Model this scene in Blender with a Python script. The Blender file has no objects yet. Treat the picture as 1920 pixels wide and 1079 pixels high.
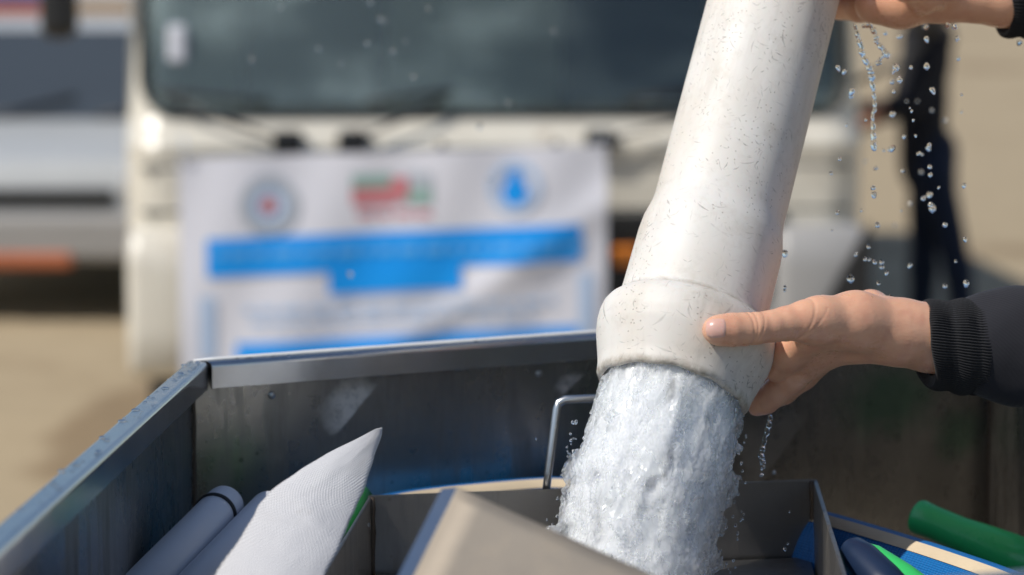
import bpy, bmesh, math, random
import numpy as np
from mathutils import Vector, Matrix

random.seed(7)
rng = np.random.default_rng(7)
S = bpy.context.scene
COL = S.collection

# ------------------------------------------------------------------ camera, sky, sun, exposure
PITCH = math.radians(6.8)
FP = 100.0 / 36.0 * 1920.0
CAMZ = 1.7
cam_d = bpy.data.cameras.new('camera')
cam_d.lens = 100; cam_d.sensor_width = 36; cam_d.clip_end = 2000; cam_d.clip_start = 0.05
cam_d.dof.use_dof = True; cam_d.dof.focus_distance = 2.325; cam_d.dof.aperture_fstop = 4.4
cam = bpy.data.objects.new('camera', cam_d); COL.objects.link(cam)
cam.location = (0, 0, CAMZ); cam.rotation_euler = (math.pi/2 - PITCH, 0, 0)
S.camera = cam

SUN_AZ, SUN_EL = math.radians(62), math.radians(49)   # azimuth: to the left of straight behind the camera
SDIR = Vector((-math.cos(SUN_EL)*math.sin(SUN_AZ), -math.cos(SUN_EL)*math.cos(SUN_AZ), math.sin(SUN_EL)))
w = bpy.data.worlds.new('World'); S.world = w; w.use_nodes = True
wn = w.node_tree; bg = wn.nodes['Background']
sky = wn.nodes.new('ShaderNodeTexSky'); sky.sky_type = 'NISHITA'; sky.sun_disc = False
sky.sun_elevation = SUN_EL; sky.sun_rotation = math.atan2(SDIR.x, SDIR.y); sky.air_density = 1.0; sky.dust_density = 0.5; sky.ozone_density = 1.6
wn.links.new(sky.outputs[0], bg.inputs[0]); bg.inputs[1].default_value = 0.10
sl = bpy.data.lights.new('sun', 'SUN'); sl.energy = 3.9; sl.angle = math.radians(0.6); sl.color = (1.0, 0.95, 0.87)
so = bpy.data.objects.new('sun', sl); COL.objects.link(so)
so.rotation_euler = SDIR.to_track_quat('Z', 'Y').to_euler(); so.location = (-5, -3, 8)
S.view_settings.view_transform = 'Standard'; S.view_settings.look = 'None'
S.view_settings.exposure = 0.0; S.view_settings.gamma = 1.0
S.view_settings.use_curve_mapping = False
S.cycles.use_denoising = True
S.cycles.max_bounces = 14; S.cycles.transmission_bounces = 12; S.cycles.transparent_max_bounces = 12
S.cycles.sample_clamp_indirect = 6.0

CAMR = Vector((1, 0, 0)); CAMF = Vector((0, math.cos(PITCH), -math.sin(PITCH))); CAMU = Vector((0, math.sin(PITCH), math.cos(PITCH)))
CAMP = Vector((0, 0, CAMZ))
def ray(px, py): return CAMF + CAMR*((px-960)/FP) - CAMU*((py-539.5)/FP)
def at(px, py, D): return CAMP + ray(px, py)*D
def on_z(px, py, z):
    r = ray(px, py); return CAMP + r*((z-CAMZ)/r.z)

# ------------------------------------------------------------------ object helpers
def link(o):
    COL.objects.link(o); return o
def tag(o, label=None, cat=None, group=None, kind=None):
    if label: o['label'] = label
    if cat: o['category'] = cat
    if group: o['group'] = group
    if kind: o['kind'] = kind
    return o
def empty(name, loc=(0, 0, 0), rz=0.0):
    o = link(bpy.data.objects.new(name, None)); o.location = loc; o.rotation_euler = (0, 0, rz); o.empty_display_size = .1
    return o
def put(name, me, m=None, parent=None, smooth=False):
    o = link(bpy.data.objects.new(name, me))
    if m is not None:
        me.materials.clear(); me.materials.append(m)
    if parent is not None: o.parent = parent
    if smooth: me.polygons.foreach_set('use_smooth', [True]*len(me.polygons))
    return o
def bm_obj(name, bm, m, parent=None, smooth=False):
    bmesh.ops.recalc_face_normals(bm, faces=bm.faces)
    me = bpy.data.meshes.new(name); bm.to_mesh(me); bm.free()
    return put(name, me, m, parent, smooth)
def np_mesh(name, v, f):
    me = bpy.data.meshes.new(name)
    v = np.asarray(v, np.float32); f = np.asarray(f, np.int32); k = f.shape[1]
    me.vertices.add(len(v)); me.vertices.foreach_set('co', v.ravel())
    me.loops.add(f.size); me.loops.foreach_set('vertex_index', f.ravel())
    me.polygons.add(len(f)); me.polygons.foreach_set('loop_start', np.arange(len(f), dtype=np.int32)*k)
    me.polygons.foreach_set('loop_total', np.full(len(f), k, np.int32))
    me.update(calc_edges=True); me.validate()
    return me
def world_child(o, parent):
    """parent without moving (parents here are unrotated Empties)"""
    bpy.context.view_layer.update()
    o.parent = parent; o.matrix_parent_inverse = parent.matrix_world.inverted()
    return o
def add_box(bm, x0, x1, y0, y1, z0, z1, bev=0.0, seg=2, mat=None):
    vs = [bm.verts.new((x, y, z)) for z in (z0, z1) for y in (y0, y1) for x in (x0, x1)]
    fs = [bm.faces.new([vs[i] for i in q]) for q in ((0, 2, 3, 1), (4, 5, 7, 6), (0, 1, 5, 4), (2, 6, 7, 3), (0, 4, 6, 2), (1, 3, 7, 5))]
    if bev > 0:
        es = list({e for f in fs for e in f.edges})
        r = bmesh.ops.bevel(bm, geom=es, offset=bev, segments=seg, affect='EDGES', profile=.5)
        vs = list({v for f in r['faces'] for v in f.verts} | {v for v in vs if v.is_valid})
    if mat is not None: bmesh.ops.transform(bm, matrix=mat, verts=[v for v in vs if v.is_valid])
    return vs
def box(name, m, parent, x0, x1, y0, y1, z0, z1, bev=.01, seg=2, mat=None):
    bm = bmesh.new(); add_box(bm, x0, x1, y0, y1, z0, z1, bev, seg, mat); return bm_obj(name, bm, m, parent)
def add_prism(bm, pts, x0, x1, bev=0.0, seg=2):
    """polygon in (y, z) swept along x"""
    a = [bm.verts.new((x0, y, z)) for y, z in pts]; b = [bm.verts.new((x1, y, z)) for y, z in pts]
    n = len(pts); fs = [bm.faces.new(a), bm.faces.new(b[::-1])]
    for i in range(n): fs.append(bm.faces.new((a[i], b[i], b[(i+1) % n], a[(i+1) % n])))
    if bev > 0:
        bmesh.ops.bevel(bm, geom=list({e for f in fs for e in f.edges}), offset=bev, segments=seg, affect='EDGES', profile=.5)
def add_lathe(bm, prof, seg=32, M=None, caps=True):
    """prof: (r, z) list"""
    rings = []
    for r, z in prof:
        ring = []
        for i in range(seg):
            a = 2*math.pi*i/seg; p = Vector((r*math.cos(a), r*math.sin(a), z))
            ring.append(bm.verts.new(M @ p if M else p))
        rings.append(ring)
    for a, b in zip(rings, rings[1:]):
        for i in range(seg): bm.faces.new((a[i], a[(i+1) % seg], b[(i+1) % seg], b[i]))
    if caps:
        bm.faces.new(rings[0][::-1]); bm.faces.new(rings[-1])
    return rings
def axis_matrix(p, d, xhint=Vector((1, 0, 0))):
    z = Vector(d).normalized(); x = (xhint - z*xhint.dot(z)).normalized(); y = z.cross(x)
    M = Matrix((x, y, z)).transposed().to_4x4(); M.translation = Vector(p); return M
def add_tube(bm, pts, rad, seg=10, sx=1.0, sy=1.0, up=Vector((0, 0, 1)), cap=True):
    pts = [Vector(p) for p in pts]; n = len(pts)
    if not hasattr(rad, '__len__'): rad = [rad]*n
    rings = []
    for i, p in enumerate(pts):
        t = (pts[min(i+1, n-1)] - pts[max(i-1, 0)]).normalized()
        a = t.cross(up)
        if a.length < 1e-3: a = t.cross(Vector((0, 1, 0)))
        a.normalize(); b = a.cross(t)
        rings.append([bm.verts.new(p + (a*math.cos(2*math.pi*k/seg)*sx + b*math.sin(2*math.pi*k/seg)*sy)*rad[i]) for k in range(seg)])
    for a, b in zip(rings, rings[1:]):
        for k in range(seg): bm.faces.new((a[k], a[(k+1) % seg], b[(k+1) % seg], b[k]))
    if cap:
        bm.faces.new(rings[0][::-1]); bm.faces.new(rings[-1])
def tube(name, m, parent, pts, rad, seg=10, **k):
    bm = bmesh.new(); add_tube(bm, pts, rad, seg, **k); return bm_obj(name, bm, m, parent, True)
def catmull(P, n):
    P = [Vector(p) for p in P]; out = []
    Q = [P[0]*2-P[1]] + P + [P[-1]*2-P[-2]]
    for i in range(1, len(Q)-2):
        for k in range(n):
            t = k/n; a, b, c, d = Q[i-1:i+3]
            out.append(.5*((2*b) + (c-a)*t + (2*a-5*b+4*c-d)*t*t + (3*b-a-3*c+d)*t**3))
    out.append(P[-1]); return out

# ------------------------------------------------------------------ material helpers
class NT:
    def __init__(s, name):
        s.m = bpy.data.materials.new(name); s.m.use_nodes = True; s.t = s.m.node_tree
        s.b = s.t.nodes['Principled BSDF']; s.out = s.t.nodes['Material Output']
    def n(s, typ, _in=None, **kw):
        nd = s.t.nodes.new('ShaderNode'+typ)
        for k, v in kw.items(): setattr(nd, k, v)
        for k, v in (_in or {}).items():
            if isinstance(v, bpy.types.NodeSocket): s.t.links.new(v, nd.inputs[k])
            else: nd.inputs[k].default_value = v
        return nd
    def math(s, op, a, b=0.0, c=None):
        d = {0: a, 1: b}
        if c is not None: d[2] = c
        return s.n('Math', d, operation=op).outputs[0]
    def ramp(s, fac, lo, hi, a=(0, 0, 0, 1), b=(1, 1, 1, 1)):
        r = s.n('ValToRGB', {0: fac}); e = r.color_ramp.elements
        e[0].position = lo; e[1].position = hi; e[0].color = a; e[1].color = b
        return r.outputs[0]
    def mix(s, fac, a, b, blend='MIX'):
        nd = s.n('Mix', data_type='RGBA', blend_type=blend)
        for k, v in ((0, fac), (6, a), (7, b)):
            if isinstance(v, bpy.types.NodeSocket): s.t.links.new(v, nd.inputs[k])
            else: nd.inputs[k].default_value = v
        return nd.outputs[2]
    def noise(s, scale, detail=4, rough=.55, vec=None, dist=0.0):
        d = {'Scale': scale, 'Detail': detail, 'Roughness': rough, 'Distortion': dist}
        if vec is not None: d['Vector'] = vec
        return s.n('TexNoise', d).outputs['Fac']
    def obj(s, scale=(1, 1, 1), rot=(0, 0, 0)):
        tc = s.n('TexCoord'); mp = s.n('Mapping', {0: tc.outputs['Object'], 'Scale': scale, 'Rotation': rot}); return mp.outputs[0]
    def set(s, **kw):
        for k, v in kw.items():
            k = k.replace('_', ' ')
            if isinstance(v, bpy.types.NodeSocket): s.t.links.new(v, s.b.inputs[k])
            else: s.b.inputs[k].default_value = v
    def bump(s, h, strength=.3, dist=.001, normal=None):
        d = {'Height': h, 'Strength': strength, 'Distance': dist}
        if normal is not None: d['Normal'] = normal
        nrm = s.n('Bump', d).outputs[0]; s.t.links.new(nrm, s.b.inputs['Normal']); return nrm
def c4(c, k=1.0): return (c[0]*k, c[1]*k, c[2]*k, 1)
def pmat(name, base, rough=.5, metal=0.0, var=.12, scale=8.0, bump=0.0, bscale=60.0, bdist=.002, spec=.5, coat=0.0, rvar=.1):
    t = NT(name); v = t.obj()
    f = t.noise(scale, 5, .6, v)
    t.set(Base_Color=t.mix(f, c4(base, 1-var), c4(base, 1+var)), Metallic=metal, Specular_IOR_Level=spec, Coat_Weight=coat)
    t.set(Roughness=t.math('MULTIPLY_ADD', t.noise(scale*2.3, 4, .6, v), rvar*2, max(.02, rough-rvar)))
    if bump: t.bump(t.noise(bscale, 5, .6, v), bump, bdist)
    return t.m

M = {}
# sand ground with damp patches
t = NT('sand'); v = t.obj()
big = t.noise(.35, 6, .6, v); mid = t.noise(3.0, 6, .65, v); fine = t.noise(40, 4, .6, v)
col = t.mix(mid, (.37, .29, .185, 1), (.50, .405, .27, 1)); col = t.mix(t.math('MULTIPLY', fine, .5), col, (.32, .25, .165, 1))
gp = on_z(235, 800, 0); gd = t.n('VectorMath', {0: t.n('VectorMath', {0: v, 1: tuple(gp)}, operation='SUBTRACT').outputs[0], 1: (1/.28, 1/1.3, 1)}, operation='MULTIPLY').outputs[0]
spot = t.ramp(t.math('ADD', t.n('VectorMath', {0: gd}, operation='LENGTH').outputs['Value'], t.math('MULTIPLY_ADD', t.noise(1.6, 4, .6, v), 1.0, -.5)), .7, 1.15, (1, 1, 1, 1), (0, 0, 0, 1))
damp = t.math('MAXIMUM', t.ramp(big, .56, .66), spot)
col = t.mix(t.math('MULTIPLY', damp, .65), col, (.20, .135, .075, 1))
t.set(Base_Color=col, Roughness=.93, Specular_IOR_Level=.2); t.bump(t.math('ADD', t.math('MULTIPLY', mid, 2.0), fine), .6, .02); M['sand'] = t.m

# brushed and stained stainless steel
def steel(name, base, r0, r1, stain=.0, metal=1.0, patches=False):
    t = NT(name); v = t.obj()
    n1 = t.noise(9, 6, .65, v); n2 = t.noise(70, 4, .6, v); n3 = t.noise(3.5, 3, .5, t.obj((1, 1, .35)))
    col = t.mix(n1, c4(base, .82), c4(base, 1.12))
    if stain:
        dr = t.noise(26, 5, .65, t.obj((1.4, 1.4, .22)))
        msk = t.ramp(dr, .50, .72); col = t.mix(t.math('MULTIPLY', msk, stain), col, (.13, .115, .10, 1))
        sp = t.n('TexVoronoi', {'Vector': v, 'Scale': 55.0}); spm = t.ramp(sp.outputs['Distance'], .10, .16, (1, 1, 1, 1), (0, 0, 0, 1))
        gate = t.ramp(t.noise(14, 3, .5, v), .52, .60)
        col = t.mix(t.math('MULTIPLY', t.math('MULTIPLY', spm, gate), .6), col, (.10, .09, .08, 1))
    pale_refl = None; green_refl = 0.0
    if patches:                                   # pale and green reflections painted into the wall colour
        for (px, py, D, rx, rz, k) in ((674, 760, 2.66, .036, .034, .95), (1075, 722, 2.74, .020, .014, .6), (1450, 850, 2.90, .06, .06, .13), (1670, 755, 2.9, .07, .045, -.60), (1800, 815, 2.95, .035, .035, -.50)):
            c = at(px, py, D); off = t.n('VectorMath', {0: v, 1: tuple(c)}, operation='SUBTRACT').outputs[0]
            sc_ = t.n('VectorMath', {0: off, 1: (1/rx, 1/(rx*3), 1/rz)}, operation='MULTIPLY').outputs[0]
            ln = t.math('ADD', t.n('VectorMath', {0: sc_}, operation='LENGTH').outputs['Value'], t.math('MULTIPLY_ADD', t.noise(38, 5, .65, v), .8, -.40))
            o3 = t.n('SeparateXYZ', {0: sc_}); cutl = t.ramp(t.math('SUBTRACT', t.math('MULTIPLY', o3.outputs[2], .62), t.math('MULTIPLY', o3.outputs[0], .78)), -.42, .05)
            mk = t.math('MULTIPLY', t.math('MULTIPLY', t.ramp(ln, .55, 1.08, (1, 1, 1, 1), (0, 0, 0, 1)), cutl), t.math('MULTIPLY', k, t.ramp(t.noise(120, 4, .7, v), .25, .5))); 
            if k < 0: green_refl = t.math('ADD', green_refl, t.math('MULTIPLY', t.ramp(ln, .35, 1.15, (1, 1, 1, 1), (0, 0, 0, 1)), -k)); continue
            pale_refl = mk if pale_refl is None else t.math('MAXIMUM', pale_refl, mk)
        col = t.mix(green_refl, col, (.07, .24, .14, 1)); col = t.mix(pale_refl, col, (.78, .71, .63, 1)); metal = t.math('SUBTRACT', 1.0, t.math('MULTIPLY', pale_refl, .9))
    t.set(Base_Color=col, Metallic=metal)
    r = t.math('MULTIPLY_ADD', n1, r1-r0, r0); r = t.math('MULTIPLY_ADD', n2, .08, r)
    if stain: r = t.math('MULTIPLY_ADD', msk, .22, r)
    if pale_refl is not None: r = t.math('MULTIPLY_ADD', pale_refl, .4, r)
    t.set(Roughness=r)
    sc = t.noise(180, 3, .7, t.obj((.15, 1.0, 2.0)))
    t.bump(t.math('ADD', t.math('MULTIPLY', n3, 6.0), t.math('MULTIPLY', sc, .12)), .22, .0035)
    return t.m
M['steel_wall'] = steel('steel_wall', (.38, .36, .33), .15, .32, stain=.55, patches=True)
M['steel_rim'] = steel('steel_rim', (.60, .60, .61), .10, .24)
M['steel_box'] = steel('steel_box', (.36, .34, .315), .24, .42, stain=.45)
M['steel_plate'] = steel('steel_plate', (.49, .415, .325), .42, .58, stain=.15, metal=.55)
M['steel_rod'] = pmat('steel_rod', (.62, .61, .59), .3, 1.0)
M['sealant'] = pmat('sealant', (.66, .66, .65), .45, 0, .12, 60, .4, 160, .001)
M['weld'] = pmat('weld', (.10, .075, .055), .6, .6, .4, 90, .6, 200, .001)
M['frame_paint'] = pmat('frame_paint', (.06, .09, .14), .5, 0, .3, 12)

# white PVC with short scuff strokes and grime
t = NT('white_pvc'); uv = t.n('UVMap').outputs[0]; v = t.obj()
base = t.mix(t.ramp(t.noise(14, 5, .6, t.obj((1, 1, .6))), .38, .72), (.725, .70, .66, 1), (.655, .605, .535, 1))
warm = t.ramp(t.noise(5, 3, .5, v), .45, .7); base = t.mix(t.math('MULTIPLY', warm, .5), base, (.64, .565, .48, 1))
scuff = t.ramp(t.noise(55, 6, .75, t.obj((1, 1, .7))), .56, .80); base = t.mix(t.math('MULTIPLY', scuff, .4), base, (.50, .46, .41, 1))
mask = None
for k, (sc, L, wd, keep, seed) in enumerate(((44, .42, .060, .40, 3.1), (74, .44, .060, .36, 7.7), (120, .46, .085, .4, 12.3), (24, .38, .030, .42, 21.9), (92, .48, .075, .36, 31.7), (62, .46, .060, .34, 47.3), (150, .48, .11, .45, 61.0))):
    uvo = t.n('VectorMath', {0: uv, 1: (seed, seed*.7, 0)}, operation='ADD').outputs[0]
    vo = t.n('TexVoronoi', {'Vector': uvo, 'Scale': float(sc), 'Randomness': 1.0}, voronoi_dimensions='2D')
    d = t.n('VectorMath', {0: uvo, 1: vo.outputs['Position']}, operation='SUBTRACT').outputs[0]
    cs = t.n('SeparateColor', {0: vo.outputs['Color']})
    ang = t.math('MULTIPLY_ADD', t.math('MULTIPLY', t.math('SUBTRACT', cs.outputs[0], .5), t.math('ADD', cs.outputs[1], .45)), 2.6, .25)
    rot = t.n('VectorRotate', {'Vector': d, 'Angle': ang}, rotation_type='Z_AXIS').outputs[0]
    s3 = t.n('SeparateXYZ', {0: rot})
    X = t.math('MULTIPLY', s3.outputs[0], float(sc)); Y = t.math('MULTIPLY', s3.outputs[1], float(sc))
    curve = t.math('MULTIPLY', t.math('MULTIPLY', X, X), t.math('MULTIPLY', t.math('SUBTRACT', cs.outputs[2], .5), 1.6))
    Y = t.math('ABSOLUTE', t.math('ADD', Y, curve)); X = t.math('ABSOLUTE', X)
    LL = t.math('MULTIPLY', t.math('MULTIPLY_ADD', cs.outputs[1], .6, .4), L)
    a = t.math('LESS_THAN', X, LL)
    b = t.math('SUBTRACT', 1.0, t.math('MINIMUM', t.math('DIVIDE', Y, wd), 1.0))
    keepn = t.math('LESS_THAN', cs.outputs[2], keep)
    tap = t.math('SUBTRACT', 1.0, t.math('MINIMUM', t.math('DIVIDE', X, t.math('MAXIMUM', LL, .001)), 1.0))
    b = t.math('SUBTRACT', 1.0, t.math('MINIMUM', t.math('DIVIDE', Y, t.math('MULTIPLY_ADD', tap, wd, wd*.15)), 1.0))
    stren = t.math('MULTIPLY_ADD', t.math('FRACT', t.math('MULTIPLY', cs.outputs[0], 13.7)), .75, .25)
    gate = t.ramp(t.noise(22, 4, .65, t.n('VectorMath', {0: v, 1: (seed, 0, seed*.3)}, operation='ADD').outputs[0]), .46, .60)
    mk = t.math('MULTIPLY', t.math('MULTIPLY', a, b), t.math('MULTIPLY', keepn, t.math('MULTIPLY', stren, gate)))
    mask = mk if mask is None else t.math('MAXIMUM', mask, mk)
clump = t.ramp(t.noise(16, 4, .6, v), .36, .62, (.3, .3, .3, 1), (1, 1, 1, 1))
mask = t.math('MULTIPLY', mask, clump)
smear = t.ramp(t.noise(38, 6, .7, t.obj((1, 1, .16))), .50, .64); smear = t.math('MULTIPLY', smear, t.ramp(t.noise(7, 3, .5, v), .42, .6))
base = t.mix(t.math('MULTIPLY', smear, .38), base, (.40, .36, .31, 1))
blot = t.ramp(t.noise(24, 6, .72, v), .53, .68); base = t.mix(t.math('MULTIPLY', blot, .34), base, (.47, .41, .34, 1))
base = t.mix(mask, base, (.15, .135, .12, 1))
spk = t.n('TexVoronoi', {'Vector': uv, 'Scale': 130.0}, voronoi_dimensions='2D')
spm = t.math('MULTIPLY', t.math('LESS_THAN', spk.outputs['Distance'], .09), t.math('GREATER_THAN', t.noise(30, 2, .5, v), .57))
base = t.mix(t.math('MULTIPLY', spm, .5), base, (.22, .18, .14, 1))
sz = t.n('SeparateXYZ', {0: v})
lip = t.math('SUBTRACT', 1.0, t.math('MINIMUM', t.math('DIVIDE', t.math('ABSOLUTE', sz.outputs[2]), .006), 1.0))
step = t.math('SUBTRACT', 1.0, t.math('MINIMUM', t.math('DIVIDE', t.math('ABSOLUTE', t.math('SUBTRACT', sz.outputs[2], .0735)), .004), 1.0))
grime = t.math('MULTIPLY', t.math('MAXIMUM', lip, t.math('MULTIPLY', step, .8)), t.ramp(t.noise(90, 5, .7, v), .36, .6))
base = t.mix(t.math('MULTIPLY', grime, .75), base, (.26, .21, .14, 1))
t.set(Base_Color=base, Roughness=t.math('MULTIPLY_ADD', t.noise(40, 4, .6, v), .25, .40), Specular_IOR_Level=.38, Subsurface_Weight=.08, Subsurface_Scale=.004)
t.bump(t.math('ADD', t.math('MULTIPLY', t.noise(9, 2, .5, v), 2.0), t.math('MULTIPLY', mask, -.4)), .25, .0018)
M['white_pvc'] = t.m

# falling aerated water: a clear rippled skin over a frothy core
t = NT('water_skin')
t.set(Base_Color=(.97, .985, .995, 1), Roughness=.015, IOR=1.33, Transmission_Weight=1.0)
vs = t.obj((1, 1, .30)); air = t.ramp(t.noise(70, 3, .55, vs), .38, .66)
thin = t.n('LayerWeight', {'Blend': .3}).outputs['Facing']
foam = t.n('BsdfPrincipled', {'Base Color': (.95, .96, .97, 1), 'Roughness': .03, 'IOR': 1.33, 'Specular IOR Level': .5, 'Subsurface Weight': 1.0, 'Subsurface Radius': (1, 1, 1.05), 'Subsurface Scale': .008})
tr = t.n('BsdfTransparent', {0: (.97, .985, .99, 1)})
gb = t.n('Bump', {'Height': t.noise(480, 1.5, .5, vs), 'Strength': .7, 'Distance': .0016})
t.t.links.new(gb.outputs[0], t.b.inputs['Normal']); t.t.links.new(gb.outputs[0], foam.inputs['Normal'])
g1 = t.n('MixShader', {0: .49, 1: tr.outputs[0], 2: t.b.outputs[0]})
m1 = t.n('MixShader', {0: t.math('MULTIPLY', t.math('MULTIPLY_ADD', air, .26, .04), t.math('SUBTRACT', 1.0, t.math('MULTIPLY', t.math('POWER', thin, 3.0), .7))), 1: g1.outputs[0], 2: foam.outputs[0]})
t.t.links.new(m1.outputs[0], t.out.inputs[0]); M['water_skin'] = t.m
t = NT('froth'); vs = t.obj((1, 1, .35))
t.set(Base_Color=t.mix(t.noise(90, 4, .6, vs), (.90, .915, .93, 1), (.985, .99, .995, 1)), Roughness=.10, IOR=1.33, Specular_IOR_Level=.6, Subsurface_Weight=1.0, Subsurface_Radius=(1, 1, 1.05), Subsurface_Scale=.022)
M['froth'] = t.m
t = NT('clear_water'); t.set(Base_Color=(.97, .985, 1, 1), Roughness=.03, IOR=1.33, Transmission_Weight=1.0); M['clear_water'] = t.m
t = NT('drop_water'); t.set(Base_Color=(.97, .985, 1, 1), Roughness=.12, IOR=1.33, Transmission_Weight=1.0); M['drop_water'] = t.m

# skin
def skin(name, a, b):
    t = NT(name); v = t.obj()
    n1 = t.noise(28, 5, .6, v); n2 = t.noise(240, 4, .6, v)
    col = t.mix(n1, c4(a), c4(b)); col = t.mix(t.math('MULTIPLY', t.ramp(t.noise(60, 4, .6, v), .46, .72), .42), col, (.56, .235, .16, 1))
    wet = t.ramp(t.noise(45, 3, .6, v), .42, .6); t.set(Base_Color=col, Roughness=t.math('MULTIPLY_ADD', n2, .22, t.math('MULTIPLY_ADD', wet, -.14, .30)), Subsurface_Weight=.22, Subsurface_Radius=(1.0, .35, .2), Subsurface_Scale=.004, Specular_IOR_Level=.5)
    wr = t.noise(330, 3, .6, t.obj((.5, 1, 1.4)))
    t.bump(t.math('ADD', t.math('MULTIPLY', n2, .6), wr), .22, .0009); return t.m
M['skin'] = skin('skin', (.68, .36, .225), (.76, .435, .29))
M['skin_dark'] = skin('skin_dark', (.30, .16, .10), (.36, .20, .13))
t = NT('nail'); v = t.obj(); t.set(Base_Color=t.mix(t.noise(90, 3, .5, v), (.64, .36, .29, 1), (.70, .44, .37, 1)), Roughness=.28, Subsurface_Weight=.2, Subsurface_Scale=.003); M['nail'] = t.m
t = NT('hair'); t.set(Base_Color=(.02, .015, .012, 1), Roughness=.5); t.bump(t.noise(120, 3, .6, t.obj((1, 1, .2))), .6, .004); M['hair'] = t.m

def cloth(name, base, sc=900.0, strength=.25, dist=.0006, rough=.9, var=.15):
    t = NT(name); v = t.obj()
    w1 = t.n('TexWave', {'Vector': v, 'Scale': sc/6.0, 'Distortion': 1.0}, wave_type='BANDS', bands_direction='DIAGONAL').outputs['Fac']
    t.set(Base_Color=t.mix(t.noise(20, 5, .6, v), c4(base, 1-var), c4(base, 1+var)), Roughness=rough, Specular_IOR_Level=.25, Sheen_Weight=.1)
    t.bump(t.math('ADD', w1, t.noise(60, 4, .6, v)), strength, dist); return t.m
M['black_knit'] = cloth('black_knit', (.016, .016, .018))
M['black_cloth'] = cloth('black_cloth', (.019, .019, .024))
M['navy_cloth'] = cloth('navy_cloth', (.014, .021, .042))
M['jeans'] = cloth('jeans', (.03, .04, .08))
M['shoe'] = pmat('shoe', (.03, .028, .026), .6)

# white woven filter cloth: fine diagonal ribs
t = NT('white_canvas'); uv = t.n('UVMap').outputs[0]
mp = t.n('Mapping', {0: uv, 'Rotation': (0, 0, math.radians(-52))})
w1 = t.n('TexWave', {'Vector': mp.outputs[0], 'Scale': 84.0, 'Distortion': .5, 'Detail': 1.0}, wave_type='BANDS', bands_direction='X').outputs['Fac']
w2 = t.n('TexWave', {'Vector': mp.outputs[0], 'Scale': 110.0, 'Distortion': .4}, wave_type='BANDS', bands_direction='Y').outputs['Fac']
sm = t.ramp(t.noise(26, 5, .65, uv), .58, .75)
twl = t.mix(t.ramp(w1, .25, .75), (.55, .545, .555, 1), (.74, .73, .735, 1))
t.set(Base_Color=t.mix(t.math('MULTIPLY', sm, .4), twl, (.40, .38, .35, 1)), Roughness=.85, Specular_IOR_Level=.2, Sheen_Weight=.1)
n0 = t.n('Bump', {'Height': t.noise(18, 3, .5, uv), 'Strength': .5, 'Distance': .004}).outputs[0]
t.bump(t.math('ADD', w1, t.math('MULTIPLY', w2, .6)), .7, .0012, n0); M['white_canvas'] = t.m

M['grey_pvc'] = pmat('grey_pvc', (.62, .62, .66), .38, 0, .06, 14, .1, 40, .001)
M['rubber'] = pmat('rubber', (.014, .014, .015), .6, 0, .2, 20)
# blue ribbed hose cloth
t = NT('blue_weave'); uv = t.n('UVMap').outputs[0]
vo = t.n('TexVoronoi', {'Vector': t.n('Mapping', {0: uv, 'Scale': (1, 1.9, 1)}).outputs[0], 'Scale': 240.0, 'Randomness': .15}, voronoi_dimensions='2D')
f = t.ramp(vo.outputs['Distance'], .25, .6)
t.set(Base_Color=t.mix(f, (.010, .17, .48, 1), (.005, .11, .36, 1)), Roughness=.35, Specular_IOR_Level=.6)
t.bump(t.math('SUBTRACT', 1.0, vo.outputs['Distance']), .8, .0012); M['blue_weave'] = t.m
M['cream_band'] = cloth('cream_band', (.64, .52, .36), 700)
M['green_plastic'] = pmat('green_plastic', (.05, .60, .15), .30, 0, .12, 12, .15, 18, .004, coat=.2)
M['dark_green_plastic'] = pmat('dark_green_plastic', (.015, .17, .04), .42, 0, .15, 14)
M['navy_plastic'] = pmat('navy_plastic', (.010, .022, .055), .35, 0, .2, 12)

# vehicles
t = NT('cream_paint'); v = t.obj()
dirt = t.ramp(t.noise(4.5, 6, .7, t.obj((1, 1, .45))), .50, .72); rust = t.ramp(t.noise(11, 5, .7, v), .64, .72)
col = t.mix(t.math('MULTIPLY', dirt, .45), (.70, .655, .56, 1), (.40, .34, .26, 1)); col = t.mix(t.math('MULTIPLY', rust, .6), col, (.25, .12, .05, 1))
t.set(Base_Color=col, Roughness=t.math('MULTIPLY_ADD', dirt, .3, .32), Coat_Weight=.25); M['cream_paint'] = t.m
M['cream_trim'] = pmat('cream_trim', (.58, .53, .44), .45, 0, .1, 5)
M['dark_grille'] = pmat('dark_grille', (.012, .012, .012), .5, 0, .2, 8)
M['black_plastic'] = pmat('black_plastic', (.015, .015, .016), .42, 0, .15, 20)
M['seat_fabric'] = pmat('seat_fabric', (.05, .05, .055), .9, 0, .3, 12)
M['dash'] = pmat('dash', (.16, .19, .185), .7, 0, .25, 4)
M['amber'] = pmat('amber', (.75, .22, .02), .25, 0, .05, 8, coat=.5)
M['orange_paint'] = pmat('orange_paint', (.46, .135, .055), .5, 0, .12, 4)
M['white_paint'] = pmat('white_paint', (.62, .63, .64), .32, 0, .07, 3, coat=.3)
M['silver_paint'] = pmat('silver_paint', (.43, .44, .44), .35, 0, .08, 3, coat=.2)
M['grey_paint'] = pmat('grey_paint', (.34, .33, .32), .45, 0, .12, 4)
M['chrome'] = pmat('chrome', (.6, .6, .6), .18, 1.0, .05, 6)
M['lamp_glass'] = pmat('lamp_glass', (.55, .55, .56), .12, .4, .1, 20, coat=.8)
M['tyre'] = pmat('tyre', (.016, .016, .017), .85, 0, .3, 14, .4, 60, .004)
M['blue_tarp'] = pmat('blue_tarp', (.06, .14, .36), .5, 0, .25, 4, .5, 5, .03)
M['wood'] = pmat('wood', (.42, .28, .15), .7, 0, .25, 6)
t = NT('windscreen'); v = t.obj()
dust_refl = t.ramp(t.noise(2.3, 5, .62, v), .38, .64)  # blotchy dust tint that also paints in the teal reflections
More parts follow.
